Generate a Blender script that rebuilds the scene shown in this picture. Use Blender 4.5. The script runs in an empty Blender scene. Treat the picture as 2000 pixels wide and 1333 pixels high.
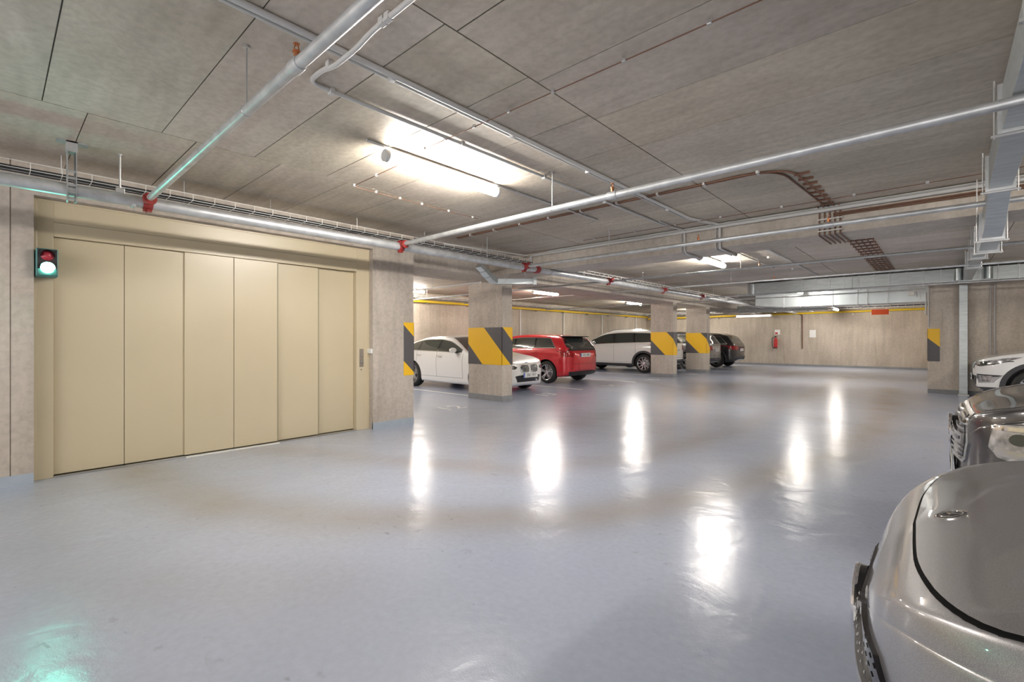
import bpy, math, random
from mathutils import Vector, Matrix
from mathutils.bvhtree import BVHTree
from mathutils.geometry import delaunay_2d_cdt

random.seed(7)
PI = math.pi
SC = bpy.context.scene
COL = SC.collection

# ---------------------------------------------------------------- camera
cam_d = bpy.data.cameras.new('camera')
cam = bpy.data.objects.new('camera', cam_d)
COL.objects.link(cam)
cam.location = (0, 0, 1.3)
cam.rotation_euler = (PI / 2, 0, math.radians(42.27))
cam_d.sensor_width = 36
cam_d.lens = 921.8 / 2000 * 36
cam_d.shift_y = -0.0015
cam_d.clip_start = 0.02
SC.camera = cam

# ---------------------------------------------------------------- world, exposure
w = bpy.data.worlds.new('world')
SC.world = w
w.use_nodes = True
w.node_tree.nodes['Background'].inputs[0].default_value = (1.0, 0.96, 0.92, 1)
w.node_tree.nodes['Background'].inputs[1].default_value = 3.2
SC.view_settings.view_transform = 'Standard'
SC.view_settings.look = 'None'
SC.view_settings.exposure = 0.25
SC.view_settings.gamma = 1
SC.view_settings.use_curve_mapping = False
SC.cycles.diffuse_bounces = 9
SC.cycles.glossy_bounces = 4
SC.cycles.max_bounces = 10
SC.cycles.caustics_reflective = False
SC.cycles.sample_clamp_indirect = 6
LAMP = 155.0          # strength of one tube diffuser


# ---------------------------------------------------------------- materials
def new_mat(name):
    m = bpy.data.materials.new(name)
    m.use_nodes = True
    nt = m.node_tree
    b = nt.nodes['Principled BSDF']
    return m, nt, b


def mat(name, col, rough=0.5, metal=0.0, coat=0.0, emis=None, estr=0.0, noise=0.0, nscale=20, bump=0.0, spec=0.5, trans=0.0, aniso=None):
    m, nt, b = new_mat(name)
    b.inputs['Base Color'].default_value = (*col, 1)
    b.inputs['Roughness'].default_value = rough
    b.inputs['Metallic'].default_value = metal
    b.inputs['Coat Weight'].default_value = coat
    b.inputs['Coat Roughness'].default_value = 0.04
    b.inputs['Specular IOR Level'].default_value = spec
    if trans:
        b.inputs['Transmission Weight'].default_value = trans
    if emis:
        b.inputs['Emission Color'].default_value = (*emis, 1)
        b.inputs['Emission Strength'].default_value = estr
    if noise or bump:
        tc = nt.nodes.new('ShaderNodeTexCoord')
        n = nt.nodes.new('ShaderNodeTexNoise')
        n.inputs['Scale'].default_value = nscale
        n.inputs['Detail'].default_value = 5
        if aniso:
            mp = nt.nodes.new('ShaderNodeMapping')
            mp.inputs['Scale'].default_value = aniso
            nt.links.new(tc.outputs['Object'], mp.inputs['Vector'])
            nt.links.new(mp.outputs['Vector'], n.inputs['Vector'])
        else:
            nt.links.new(tc.outputs['Object'], n.inputs['Vector'])
        if noise:
            r = nt.nodes.new('ShaderNodeValToRGB')
            r.color_ramp.elements[0].position = 0.3
            r.color_ramp.elements[1].position = 0.7
            r.color_ramp.elements[0].color = (*[c * (1 - noise) for c in col], 1)
            r.color_ramp.elements[1].color = (*[min(1, c * (1 + noise)) for c in col], 1)
            nt.links.new(n.outputs['Fac'], r.inputs['Fac'])
            nt.links.new(r.outputs['Color'], b.inputs['Base Color'])
        if bump:
            bp = nt.nodes.new('ShaderNodeBump')
            bp.inputs['Strength'].default_value = bump
            bp.inputs['Distance'].default_value = 0.01
            nt.links.new(n.outputs['Fac'], bp.inputs['Height'])
            nt.links.new(bp.outputs['Normal'], b.inputs['Normal'])
    return m


def concrete(name, col, streak=0.25, vertical=True, dark=(0.6, 0.57, 0.55), attr=None, pores=0.5, rough=0.75, grain=(1, 1, 1), soot=None):
    """Mottled cast concrete: large clouds, streaks along one axis, fine grain and pores."""
    m, nt, b = new_mat(name)
    N, Lk = nt.nodes.new, nt.links.new
    tc = N('ShaderNodeTexCoord')

    def noise(scale, detail=5, sc=(1, 1, 1), dist=0.0):
        mp = N('ShaderNodeMapping')
        mp.inputs['Scale'].default_value = sc
        n = N('ShaderNodeTexNoise')
        n.inputs['Scale'].default_value = scale
        n.inputs['Detail'].default_value = detail
        n.inputs['Distortion'].default_value = dist
        Lk(tc.outputs['Object'], mp.inputs['Vector'])
        Lk(mp.outputs['Vector'], n.inputs['Vector'])
        return n

    def ramp(src, p0, p1, c0, c1):
        r = N('ShaderNodeValToRGB')
        r.color_ramp.elements[0].position = p0
        r.color_ramp.elements[1].position = p1
        r.color_ramp.elements[0].color = (*c0, 1)
        r.color_ramp.elements[1].color = (*c1, 1)
        Lk(src, r.inputs['Fac'])
        return r

    def mul(a, bb, f=1.0):
        x = N('ShaderNodeMix')
        x.data_type = 'RGBA'
        x.blend_type = 'MULTIPLY'
        x.inputs[0].default_value = f
        Lk(a, x.inputs[6])
        Lk(bb, x.inputs[7])
        return x.outputs[2]

    base = N('ShaderNodeRGB')
    base.outputs[0].default_value = (*col, 1)
    c = base.outputs[0]
    n1 = noise(0.9, 6)
    c = mul(c, ramp(n1.outputs['Fac'], 0.3, 0.72, (0.84, 0.83, 0.81), (1.1, 1.1, 1.1)).outputs['Color'])
    sc = (3.2, 3.2, 0.45) if vertical else grain
    n2 = noise(1.6 if vertical else 2.2, 7, sc, 0.9)
    c = mul(c, ramp(n2.outputs['Fac'], 0.3, 0.65, dark, (1.05, 1.05, 1.05)).outputs['Color'], streak)
    n3 = noise(22, 6)
    c = mul(c, ramp(n3.outputs['Fac'], 0.32, 0.62, (0.86, 0.85, 0.84), (1.05, 1.05, 1.05)).outputs['Color'], 0.8)
    v = N('ShaderNodeTexVoronoi')
    v.inputs['Scale'].default_value = 34
    Lk(tc.outputs['Object'], v.inputs['Vector'])
    n4 = noise(3.0, 3)
    pr = ramp(v.outputs['Distance'], 0.05, 0.13, (0.55, 0.53, 0.5), (1, 1, 1))
    pm = ramp(n4.outputs['Fac'], 0.55, 0.7, (0, 0, 0), (pores, pores, pores))
    x = N('ShaderNodeMix')
    x.data_type = 'RGBA'
    x.blend_type = 'MULTIPLY'
    Lk(pm.outputs['Color'], x.inputs[0])
    Lk(c, x.inputs[6])
    Lk(pr.outputs['Color'], x.inputs[7])
    c = x.outputs[2]
    if attr:
        a = N('ShaderNodeAttribute')
        a.attribute_name = attr
        c = mul(c, a.outputs['Color'])
    Lk(c, b.inputs['Base Color'])
    b.inputs['Roughness'].default_value = rough
    b.inputs['Specular IOR Level'].default_value = 0.35
    bp = N('ShaderNodeBump')
    bp.inputs['Strength'].default_value = 0.25
    bp.inputs['Distance'].default_value = 0.01
    Lk(n3.outputs['Fac'], bp.inputs['Height'])
    Lk(bp.outputs['Normal'], b.inputs['Normal'])
    return m


M = {}
M['wall'] = concrete('concrete_wall', (0.55, 0.485, 0.405), 0.4)
M['wall_smooth'] = concrete('concrete_smooth', (0.48, 0.43, 0.38), 0.35, pores=0.8)
M['core'] = concrete('concrete_core', (0.66, 0.59, 0.51), 0.35, pores=0.6)
M['pillar'] = concrete('concrete_pillar', (0.56, 0.505, 0.445), 0.35)
M['beam'] = concrete('concrete_beam', (0.56, 0.51, 0.45), 0.35)
M['ceiling'] = concrete('concrete_ceiling', (0.565, 0.51, 0.435), 0.4, vertical=False, attr='tone', pores=0.35, rough=0.62, grain=(0.45, 3.2, 1))
M['groove'] = mat('joint_dark', (0.12, 0.10, 0.085), 0.9)
M['base_blue'] = mat('blue_grey_skirting', (0.33, 0.38, 0.44), 0.4, noise=0.08, nscale=6)
M['base_grey'] = mat('grey_skirting', (0.25, 0.26, 0.27), 0.5, noise=0.1, nscale=6)
M['cream'] = mat('cream_powder_coat', (0.53, 0.455, 0.315), 0.32, spec=0.5, noise=0.02, nscale=2)
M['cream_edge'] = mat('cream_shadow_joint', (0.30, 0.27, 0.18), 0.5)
M['galv'] = mat('galvanised_pipe', (0.55, 0.565, 0.58), 0.42, 0.6, noise=0.16, nscale=9, bump=0.05)
M['galv_dark'] = mat('galvanised_pipe_dull', (0.42, 0.43, 0.44), 0.48, 0.6, noise=0.14, nscale=12)
M['duct'] = mat('galvanised_sheet', (0.48, 0.51, 0.515), 0.42, 0.75, noise=0.12, nscale=5, bump=0.03, aniso=(1, 6, 6))
M['duct_bright'] = mat('bright_sheet', (0.55, 0.60, 0.62), 0.36, 0.8, noise=0.06, nscale=3)
M['steel'] = mat('zinc_steel', (0.5, 0.5, 0.5), 0.4, 0.8)
M['conduit'] = mat('light_grey_conduit', (0.55, 0.545, 0.535), 0.45)
M['red_iron'] = mat('red_coupling_paint', (0.27, 0.025, 0.022), 0.4)
M['copper'] = mat('copper_cable', (0.16, 0.075, 0.045), 0.6)
M['black_cable'] = mat('black_cable', (0.025, 0.025, 0.028), 0.6)
M['black'] = mat('black_plastic', (0.02, 0.02, 0.022), 0.5)
M['gloss_black'] = mat('gloss_black', (0.008, 0.008, 0.01), 0.08, coat=0.5)
M['dark_cladding'] = mat('dark_cladding', (0.045, 0.045, 0.05), 0.6)
M['rubber'] = mat('tyre_rubber', (0.022, 0.022, 0.022), 0.75)
M['rim'] = mat('alloy_rim', (0.62, 0.62, 0.64), 0.25, 0.8)
M['rim_dark'] = mat('dark_alloy', (0.06, 0.06, 0.065), 0.35, 0.6)
M['chrome'] = mat('chrome', (0.85, 0.85, 0.86), 0.06, 1.0)
M['satin'] = mat('satin_silver', (0.55, 0.55, 0.55), 0.22, 0.9)
M['glass'] = mat('car_window_glass', (0.035, 0.045, 0.042), 0.03, spec=0.7, coat=0.6)
M['lens_red'] = mat('tail_lamp_red', (0.28, 0.004, 0.008), 0.12, coat=0.6)
M['lens_clear'] = mat('headlamp_lens', (0.34, 0.33, 0.33), 0.22, 0.35, coat=1.0, noise=0.65, nscale=16)
M['yellow_pipe'] = mat('yellow_gas_pipe', (0.78, 0.53, 0.02), 0.4)
M['white'] = mat('white_plastic', (0.75, 0.75, 0.73), 0.45)
M['paint_line'] = mat('white_floor_paint', (0.78, 0.79, 0.80), 0.25)
M['text_black'] = mat('plate_lettering', (0.02, 0.02, 0.02), 0.5)
M['plate'] = mat('plate_white', (0.72, 0.72, 0.70), 0.35)
M['plate_blue'] = mat('plate_blue', (0.03, 0.10, 0.45), 0.35)
M['paper'] = mat('paper_white', (0.80, 0.80, 0.78), 0.7)
M['orange'] = mat('orange_sign', (0.85, 0.12, 0.03), 0.5)
M['ext_red'] = mat('extinguisher_red', (0.5, 0.03, 0.03), 0.3)
M['teal_box'] = mat('signal_housing', (0.05, 0.22, 0.22), 0.4)
M['lens_off_red'] = mat('red_lens_unlit', (0.42, 0.04, 0.06), 0.2)
M['green_lit'] = mat('green_lens_lit', (0.1, 0.9, 0.7), 0.3, emis=(0.16, 1.0, 0.74), estr=280)
M['diffuser'] = mat('lit_diffuser', (0.9, 0.9, 0.88), 0.4, emis=(1.0, 0.94, 0.86), estr=LAMP)
M['diffuser_warm'] = mat('lit_diffuser_dim', (0.9, 0.9, 0.85), 0.4, emis=(1.0, 0.93, 0.80), estr=3.0)
M['lamp_body'] = mat('lamp_housing', (0.6, 0.6, 0.6), 0.4)
M['shut'] = mat('shut_line_dark', (0.008, 0.008, 0.008), 0.9, spec=0.1)
M['stud'] = mat('grille_stud', (0.30, 0.30, 0.31), 0.35, 0.6)
M['plate_metal'] = mat('brushed_plate', (0.30, 0.26, 0.22), 0.35, 0.7)


def car_paint(name, col, metal=0.0, rough=0.35, flake=0.0):
    m, nt, b = new_mat(name)
    b.inputs['Base Color'].default_value = (*col, 1)
    b.inputs['Metallic'].default_value = metal
    b.inputs['Roughness'].default_value = rough
    b.inputs['Coat Weight'].default_value = 1.0
    b.inputs['Coat Roughness'].default_value = 0.03
    if flake:
        tc = nt.nodes.new('ShaderNodeTexCoord')
        v = nt.nodes.new('ShaderNodeTexNoise')
        v.inputs['Scale'].default_value = 900
        v.inputs['Detail'].default_value = 2
        nt.links.new(tc.outputs['Object'], v.inputs['Vector'])
        r = nt.nodes.new('ShaderNodeValToRGB')
        r.color_ramp.elements[0].position = 0.35
        r.color_ramp.elements[1].position = 0.7
        r.color_ramp.elements[0].color = (*[c * (1 - flake) for c in col], 1)
        r.color_ramp.elements[1].color = (*[min(1, c * (1 + flake)) for c in col], 1)
        nt.links.new(v.outputs['Fac'], r.inputs['Fac'])
        nt.links.new(r.outputs['Color'], b.inputs['Base Color'])
    return m


M['p_white'] = car_paint('paint_white', (0.80, 0.80, 0.79))
M['p_red'] = car_paint('paint_red', (0.52, 0.008, 0.018), 0.15, 0.3)
M['p_grey'] = car_paint('paint_mid_grey', (0.22, 0.22, 0.225), 0.6, 0.35)
M['p_black'] = car_paint('paint_black', (0.014, 0.013, 0.016), 0.0, 0.3)
M['p_dark'] = car_paint('paint_dark_grey', (0.022, 0.021, 0.023), 0.2, 0.3)
M['p_silver'] = car_paint('paint_silver_grey', (0.345, 0.335, 0.345), 0.75, 0.38, flake=0.3)


def floor_material():
    m, nt, b = new_mat('epoxy_floor')
    N, Lk = nt.nodes.new, nt.links.new
    tc = N('ShaderNodeTexCoord')

    def noise(scale, detail=5, sc=(1, 1, 1), dist=0.0):
        mp = N('ShaderNodeMapping')
        mp.inputs['Scale'].default_value = sc
        n = N('ShaderNodeTexNoise')
        n.inputs['Scale'].default_value = scale
        n.inputs['Detail'].default_value = detail
        n.inputs['Distortion'].default_value = dist
        Lk(tc.outputs['Object'], mp.inputs['Vector'])
        Lk(mp.outputs['Vector'], n.inputs['Vector'])
        return n.outputs['Fac']

    def ramp(src, p0, p1, c0, c1):
        r = N('ShaderNodeValToRGB')
        r.color_ramp.elements[0].position = p0
        r.color_ramp.elements[1].position = p1
        r.color_ramp.elements[0].color = (*c0, 1)
        r.color_ramp.elements[1].color = (*c1, 1)
        Lk(src, r.inputs['Fac'])
        return r.outputs['Color']

    def mixc(f, a, bb, mode='MIX'):
        x = N('ShaderNodeMix')
        x.data_type = 'RGBA'
        x.blend_type = mode
        if isinstance(f, float):
            x.inputs[0].default_value = f
        else:
            Lk(f, x.inputs[0])
        Lk(a, x.inputs[6])
        Lk(bb, x.inputs[7])
        return x.outputs[2]

    def math_(op, a, bb=None, clamp=False):
        x = N('ShaderNodeMath')
        x.operation = op
        x.use_clamp = clamp
        for i, s in enumerate((a, bb)):
            if s is None:
                continue
            if isinstance(s, (int, float)):
                x.inputs[i].default_value = s
            else:
                Lk(s, x.inputs[i])
        return x.outputs[0]

    big = noise(0.5, 5)
    base = ramp(big, 0.3, 0.7, (0.385, 0.435, 0.56), (0.455, 0.495, 0.61))
    fine = noise(26, 5, (1, 1, 1), 0.0)
    base = mixc(0.7, base, ramp(fine, 0.2, 0.8, (0.90, 0.90, 0.90), (1.07, 1.07, 1.07)), 'MULTIPLY')
    # worn, sandy tyre tracks
    at = N('ShaderNodeAttribute')
    at.attribute_name = 'wear'
    wn = noise(1.1, 3, (1, 1, 1), 0.0)
    wn2 = noise(60, 2)
    k = math_('MULTIPLY', at.outputs['Fac'], math_('ADD', math_('MULTIPLY', wn, 0.9), math_('MULTIPLY', wn2, 0.3)), True)
    wearc = N('ShaderNodeRGB')
    wearc.outputs[0].default_value = (0.30, 0.26, 0.22, 1)
    base = mixc(k, base, wearc.outputs[0])
    # short dark scuffs and specks
    sc = noise(9, 6, (1.0, 1.8, 1), 0.6)
    scm = noise(0.9, 3)
    scf = math_('MULTIPLY', math_('MULTIPLY', math_('SUBTRACT', sc, 0.63, True), 6.0, True), math_('MULTIPLY', math_('SUBTRACT', scm, 0.5, True), 5.0, True), True)
    dk = N('ShaderNodeRGB')
    dk.outputs[0].default_value = (0.17, 0.16, 0.17, 1)
    base = mixc(scf, base, dk.outputs[0])
    vo = N('ShaderNodeTexVoronoi')
    vo.inputs['Scale'].default_value = 5.5
    Lk(tc.outputs['Object'], vo.inputs['Vector'])
    spk = ramp(vo.outputs['Distance'], 0.012, 0.022, (0.3, 0.28, 0.28), (1, 1, 1))
    base = mixc(0.8, base, spk, 'MULTIPLY')
    Lk(base, b.inputs['Base Color'])
    rr = math_('ADD', math_('MULTIPLY', fine, 0.02), 0.195)
    Lk(rr, b.inputs['Roughness'])
    b.inputs['Specular IOR Level'].default_value = 0.65
    wav = noise(2.4, 4, (1, 1, 1), 0.5)
    micro = noise(120, 3)
    hgt = math_('ADD', math_('MULTIPLY', wav, 1.0), math_('MULTIPLY', micro, 0.05))
    bp = N('ShaderNodeBump')
    bp.inputs['Strength'].default_value = 0.45
    bp.inputs['Distance'].default_value = 0.02
    Lk(hgt, bp.inputs['Height'])
    Lk(bp.outputs['Normal'], b.inputs['Normal'])
    return m


M['floor'] = floor_material()


def stripe_material():
    """45 degree yellow and dark bands running round a pillar: UV.x = way round, UV.y = height (metres)."""
    m, nt, b = new_mat('hazard_bands')
    N, Lk = nt.nodes.new, nt.links.new
    uv = N('ShaderNodeUVMap')
    uv.uv_map = 'UVMap'
    sx = N('ShaderNodeSeparateXYZ')
    Lk(uv.outputs['UV'], sx.inputs[0])

    def mt(op, a, c):
        x = N('ShaderNodeMath')
        x.operation = op
        for i, s in enumerate((a, c)):
            if isinstance(s, (int, float)):
                x.inputs[i].default_value = s
            else:
                Lk(s, x.inputs[i])
        return x.outputs[0]
    wv = mt('ADD', sx.outputs['X'], sx.outputs['Y'])
    fr = mt('FRACT', mt('DIVIDE', mt('ADD', wv, 13.9 - 1.21), 1.39), 0)
    fac = mt('LESS_THAN', fr, 0.6043)
    mx = N('ShaderNodeMix')
    mx.data_type = 'RGBA'
    Lk(fac, mx.inputs[0])
    mx.inputs[6].default_value = (0.085, 0.08, 0.085, 1)
    mx.inputs[7].default_value = (0.86, 0.50, 0.01, 1)
    Lk(mx.outputs[2], b.inputs['Base Color'])
    b.inputs['Roughness'].default_value = 0.45
    return m


M['hazard'] = stripe_material()


# ---------------------------------------------------------------- mesh helpers
class MB:
    def __init__(s):
        s.v, s.f, s.m = [], [], []

    def add(s, v, f, mi=0):
        o = len(s.v)
        s.v += [tuple(p) for p in v]
        s.f += [tuple(i + o for i in q) for q in f]
        s.m += [mi] * len(f)
        return s

    def box(s, x0, x1, y0, y1, z0, z1, mi=0):
        v = [(x, y, z) for x in (x0, x1) for y in (y0, y1) for z in (z0, z1)]
        return s.add(v, [(0, 1, 3, 2), (4, 6, 7, 5), (0, 4, 5, 1), (2, 3, 7, 6), (0, 2, 6, 4), (1, 5, 7, 3)], mi)

    def bar(s, a, b, w_, h_, mi=0, up=(0, 0, 1)):
        a, b = Vector(a), Vector(b)
        t = (b - a).normalized()
        u = Vector(up)
        if abs(t.dot(u)) > 0.95:
            u = Vector((1, 0, 0))
        r = t.cross(u).normalized()
        u = r.cross(t).normalized()
        v = []
        for p in (a, b):
            for i, j in ((-1, -1), (1, -1), (1, 1), (-1, 1)):
                v.append(p + r * i * w_ / 2 + u * j * h_ / 2)
        return s.add(v, [(3, 2, 1, 0), (4, 5, 6, 7), (0, 1, 5, 4), (1, 2, 6, 5), (2, 3, 7, 6), (3, 0, 4, 7)], mi)

    def tube(s, pts, r, n=12, mi=0, caps=True):
        pts = [Vector(p) for p in pts]
        rings = []
        prev = None
        for i, p in enumerate(pts):
            if i == 0:
                t = pts[1] - p
            elif i == len(pts) - 1:
                t = p - pts[i - 1]
            else:
                t = (pts[i + 1] - p).normalized() + (p - pts[i - 1]).normalized()
            t.normalize()
            if prev is None:
                u = Vector((0, 0, 1)) if abs(t.z) < 0.9 else Vector((1, 0, 0))
                a = t.cross(u).normalized()
            else:
                a = (prev - t * prev.dot(t)).normalized()
            prev = a
            b_ = t.cross(a)
            rr = r[i] if isinstance(r, (list, tuple)) else r
            rings.append([p + (a * math.cos(k * 2 * PI / n) + b_ * math.sin(k * 2 * PI / n)) * rr for k in range(n)])
        v = [q for ring in rings for q in ring]
        f = []
        for i in range(len(rings) - 1):
            for k in range(n):
                f.append((i * n + k, i * n + (k + 1) % n, (i + 1) * n + (k + 1) % n, (i + 1) * n + k))
        if caps:
            f.append(tuple(range(n))[::-1])
            f.append(tuple((len(rings) - 1) * n + k for k in range(n)))
        return s.add(v, f, mi)

    def lathe(s, prof, centre, axis='y', n=32, mi=0):
        """prof = (radius, along) pairs turned about an axis through centre; closed as a loop"""
        v, f = [], []
        cx, cy, cz = centre
        for r, a in prof:
            for k in range(n):
                c_, s_ = math.cos(k * 2 * PI / n) * r, math.sin(k * 2 * PI / n) * r
                v.append({'y': (cx + c_, cy + a, cz + s_), 'x': (cx + a, cy + c_, cz + s_), 'z': (cx + c_, cy + s_, cz + a)}[axis])
        for i in range(len(prof) - 1):
            for k in range(n):
                f.append((i * n + k, i * n + (k + 1) % n, (i + 1) * n + (k + 1) % n, (i + 1) * n + k))
        return s.add(v, f, mi)

    def sphere(s, c, r, n=12, mi=0, sc=(1, 1, 1)):
        prof = [(max(1e-4, math.sin(PI * i / n)) * r, -math.cos(PI * i / n) * r) for i in range(n + 1)]
        o = len(s.v)
        s.lathe(prof, (0, 0, 0), 'z', n * 2, mi)
        for i in range(o, len(s.v)):
            x, y, z = s.v[i]
            s.v[i] = (c[0] + x * sc[0], c[1] + y * sc[1], c[2] + z * sc[2])
        return s

    def build(s, name, mats, parent=None, smooth=False, bevel=0, angle=0.7):
        me = bpy.data.meshes.new(name)
        me.from_pydata(s.v, [], s.f)
        if not isinstance(mats, (list, tuple)):
            mats = [mats]
        for mm in mats:
            me.materials.append(mm)
        if len(mats) > 1:
            me.polygons.foreach_set('material_index', s.m)
        me.update()
        if smooth:
            me.polygons.foreach_set('use_smooth', [True] * len(me.polygons))
            me.set_sharp_from_angle(angle=angle)
        o = bpy.data.objects.new(name, me)
        COL.objects.link(o)
        if parent:
            o.parent = parent
        if bevel:
            md = o.modifiers.new('bevel', 'BEVEL')
            md.width = bevel
            md.segments = 2
            md.limit_method = 'ANGLE'
        return o


def thing(name, label, cat, loc=(0, 0, 0), rotz=0, group=None):
    o = bpy.data.objects.new(name, None)
    COL.objects.link(o)
    o.location = loc
    o.rotation_euler = (0, 0, rotz)
    o.empty_display_size = 0.1
    o['label'] = label
    o['category'] = cat
    if group:
        o['group'] = group
    return o


def tag(o, label, cat, group=None):
    o['label'] = label
    o['category'] = cat
    if group:
        o['group'] = group
    return o


def struct(o):
    o['kind'] = 'structure'
    return o


def arc_path(pts, rad=0.08, seg=5):
    """rounds the corners of a polyline"""
    pts = [Vector(p) for p in pts]
    out = [pts[0]]
    for i in range(1, len(pts) - 1):
        a, b, c = pts[i - 1], pts[i], pts[i + 1]
        d1, d2 = (a - b), (c - b)
        r = min(rad, d1.length * 0.45, d2.length * 0.45)
        p0, p2 = b + d1.normalized() * r, b + d2.normalized() * r
        for k in range(seg + 1):
            t = k / seg
            out.append(p0 * (1 - t) ** 2 + b * 2 * t * (1 - t) + p2 * t * t)
    out.append(pts[-1])
    return out


def text_mesh(s, size, depth=0.0008):
    cu = bpy.data.curves.new('lettering', 'FONT')
    cu.body = s
    cu.size = size
    cu.align_x = 'CENTER'
    cu.align_y = 'CENTER'
    cu.extrude = depth
    cu.resolution_u = 3
    ob = bpy.data.objects.new('lettering', cu)
    COL.objects.link(ob)
    dg = bpy.context.evaluated_depsgraph_get()
    me = bpy.data.meshes.new_from_object(ob.evaluated_get(dg))
    bpy.data.objects.remove(ob)
    bpy.data.curves.remove(cu)
    return me


def text_obj(name, s, size, m, parent=None, matrix=None, sx=1.0, sy=1.0, depth=0.0008):
    me = text_mesh(s, size, depth)
    me.materials.clear()
    me.materials.append(m)
    me.transform(Matrix.Diagonal((sx, sy, 1, 1)))
    if matrix is not None:
        me.transform(matrix)
    o = bpy.data.objects.new(name, me)
    COL.objects.link(o)
    if parent:
        o.parent = parent
    return o


# ================================================================ THE SETTING
H = 2.9           # ceiling height
XL, XR, YB, YF = -13.2, 6.2, 26.6, -6.0
XW = -6.07        # face of the lift wall


def build_floor():
    st = 0.1
    xs = [XL - 0.2 + i * st for i in range(int((XR - XL + 0.4) / st) + 1)]
    ys = [YF - 0.2 + i * st for i in range(int((YB - YF + 0.4) / st) + 1)]
    tracks = [
        ([(-7.0, 0.75), (-6.2, 0.95), (-5.3, 1.0), (-4.15, 1.2), (-3.4, 1.6), (-2.85, 2.05), (-2.0, 2.8), (-1.4, 4.2), (-0.8, 6.9), (-0.7, 10), (-1.0, 16)], 0.30, 1.0),
        ([(-6.2, 2.0), (-5.4, 2.45), (-4.4, 2.86), (-3.15, 3.5), (-2.5, 4.7), (-2.2, 7.0), (-2.3, 12), (-2.4, 20)], 0.26, 0.55),
        ([(-6.0, 0.5), (-5.0, 0.1), (-3.9, 0.1), (-3.2, 0.4), (-2.4, 1.1)], 0.3, 0.3),
        ([(-4.2, 6), (-4.4, 12), (-4.2, 22)], 0.35, 0.4),
        ([(-7.2, 13.6), (-5.2, 12.3), (-3.4, 10.0), (-2.4, 7.4)], 0.25, 0.5),
        ([(-0.5, 8.5), (-2.4, 9.6), (-5, 11.4)], 0.25, 0.4),
    ]

    def dseg(px, py, a, b):
        ax, ay = a
        bx, by = b
        dx, dy = bx - ax, by - ay
        t = max(0, min(1, ((px - ax) * dx + (py - ay) * dy) / (dx * dx + dy * dy)))
        return math.hypot(px - ax - t * dx, py - ay - t * dy)
    v, wear = [], []
    for y in ys:
        for x in xs:
            v.append((x, y, 0))
            k = 0
            for pts, wd, s_ in tracks:
                if not (min(p[0] for p in pts) - 1 < x < max(p[0] for p in pts) + 1 and min(p[1] for p in pts) - 1 < y < max(p[1] for p in pts) + 1):
                    continue
                d = min(dseg(x, y, pts[i], pts[i + 1]) for i in range(len(pts) - 1))
                k = max(k, s_ * math.exp(-(d / wd) ** 2))
            wear.append(k)
    nx = len(xs)
    f = [(j * nx + i, j * nx + i + 1, (j + 1) * nx + i + 1, (j + 1) * nx + i) for j in range(len(ys) - 1) for i in range(nx - 1)]
    me = bpy.data.meshes.new('floor')
    me.from_pydata(v, [], f)
    a = me.attributes.new('wear', 'FLOAT', 'POINT')
    a.data.foreach_set('value', wear)
    me.materials.append(M['floor'])
    me.update()
    o = bpy.data.objects.new('floor', me)
    COL.objects.link(o)
    struct(o)


build_floor()


def build_ceiling():
    mb = MB()
    xs = [XL - 0.2, -12.26, -9.66, -7.06, -4.46, -1.86, 0.74, 3.34, XR + 0.2]
    offs = [0.1, 0.4, 0.0, 0.45, 0.22, 0.3, 0.1, 0.5]
    tones = []
    g = 0.005
    mb.box(XL - 0.2, XR + 0.2, YF - 0.2, YB + 0.2, H + 0.006, H + 0.25, 1)
    tones += [(1, 1, 1)] * 6
    for i in range(len(xs) - 1):
        y = YF - 0.2
        nxt = offs[i] + 0.66 * math.ceil((y - offs[i]) / 0.66 + 0.01)
        while y < YB + 0.2:
            y1 = min(nxt, YB + 0.2)
            x0, x1 = xs[i] + g, xs[i + 1] - g
            gg = g * random.choice((0.35, 1, 1.3))
            mb.add([(x0, y + gg, H), (x0, y1 - gg, H), (x1, y1 - gg, H), (x1, y + gg, H), (x0, y + gg, H + .006), (x0, y1 - gg, H + .006), (x1, y1 - gg, H + .006), (x1, y + gg, H + .006)],
                   [(0, 1, 2, 3), (0, 4, 5, 1), (1, 5, 6, 2), (2, 6, 7, 3), (3, 7, 4, 0)], 0)
            t = random.uniform(0.93, 1.06)
            tones += [(t, t * random.uniform(0.985, 1.01), t * random.uniform(0.96, 1.02))] * 5
            y = y1
            nxt += 0.66
    o = mb.build('ceiling', [M['ceiling'], M['groove']])
    a = o.data.attributes.new('tone', 'FLOAT_COLOR', 'FACE')
    a.data.foreach_set('color', [c for t in tones for c in (*t, 1)])
    struct(o)


build_ceiling()


def wall_box(name, x0, x1, y0, y1, z0=0, z1=H, m='wall', bevel=0):
    return struct(MB().box(x0, x1, y0, y1, z0, z1).build(name, M[m], bevel=bevel))


wall_box('wall_left', XL - 0.2, XL, 4.4, YB)
wall_box('wall_back', XL - 0.2, XR + 0.2, YB, YB + 0.2)
wall_box('wall_right', XR, XR + 0.2, YF, YB)
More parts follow.
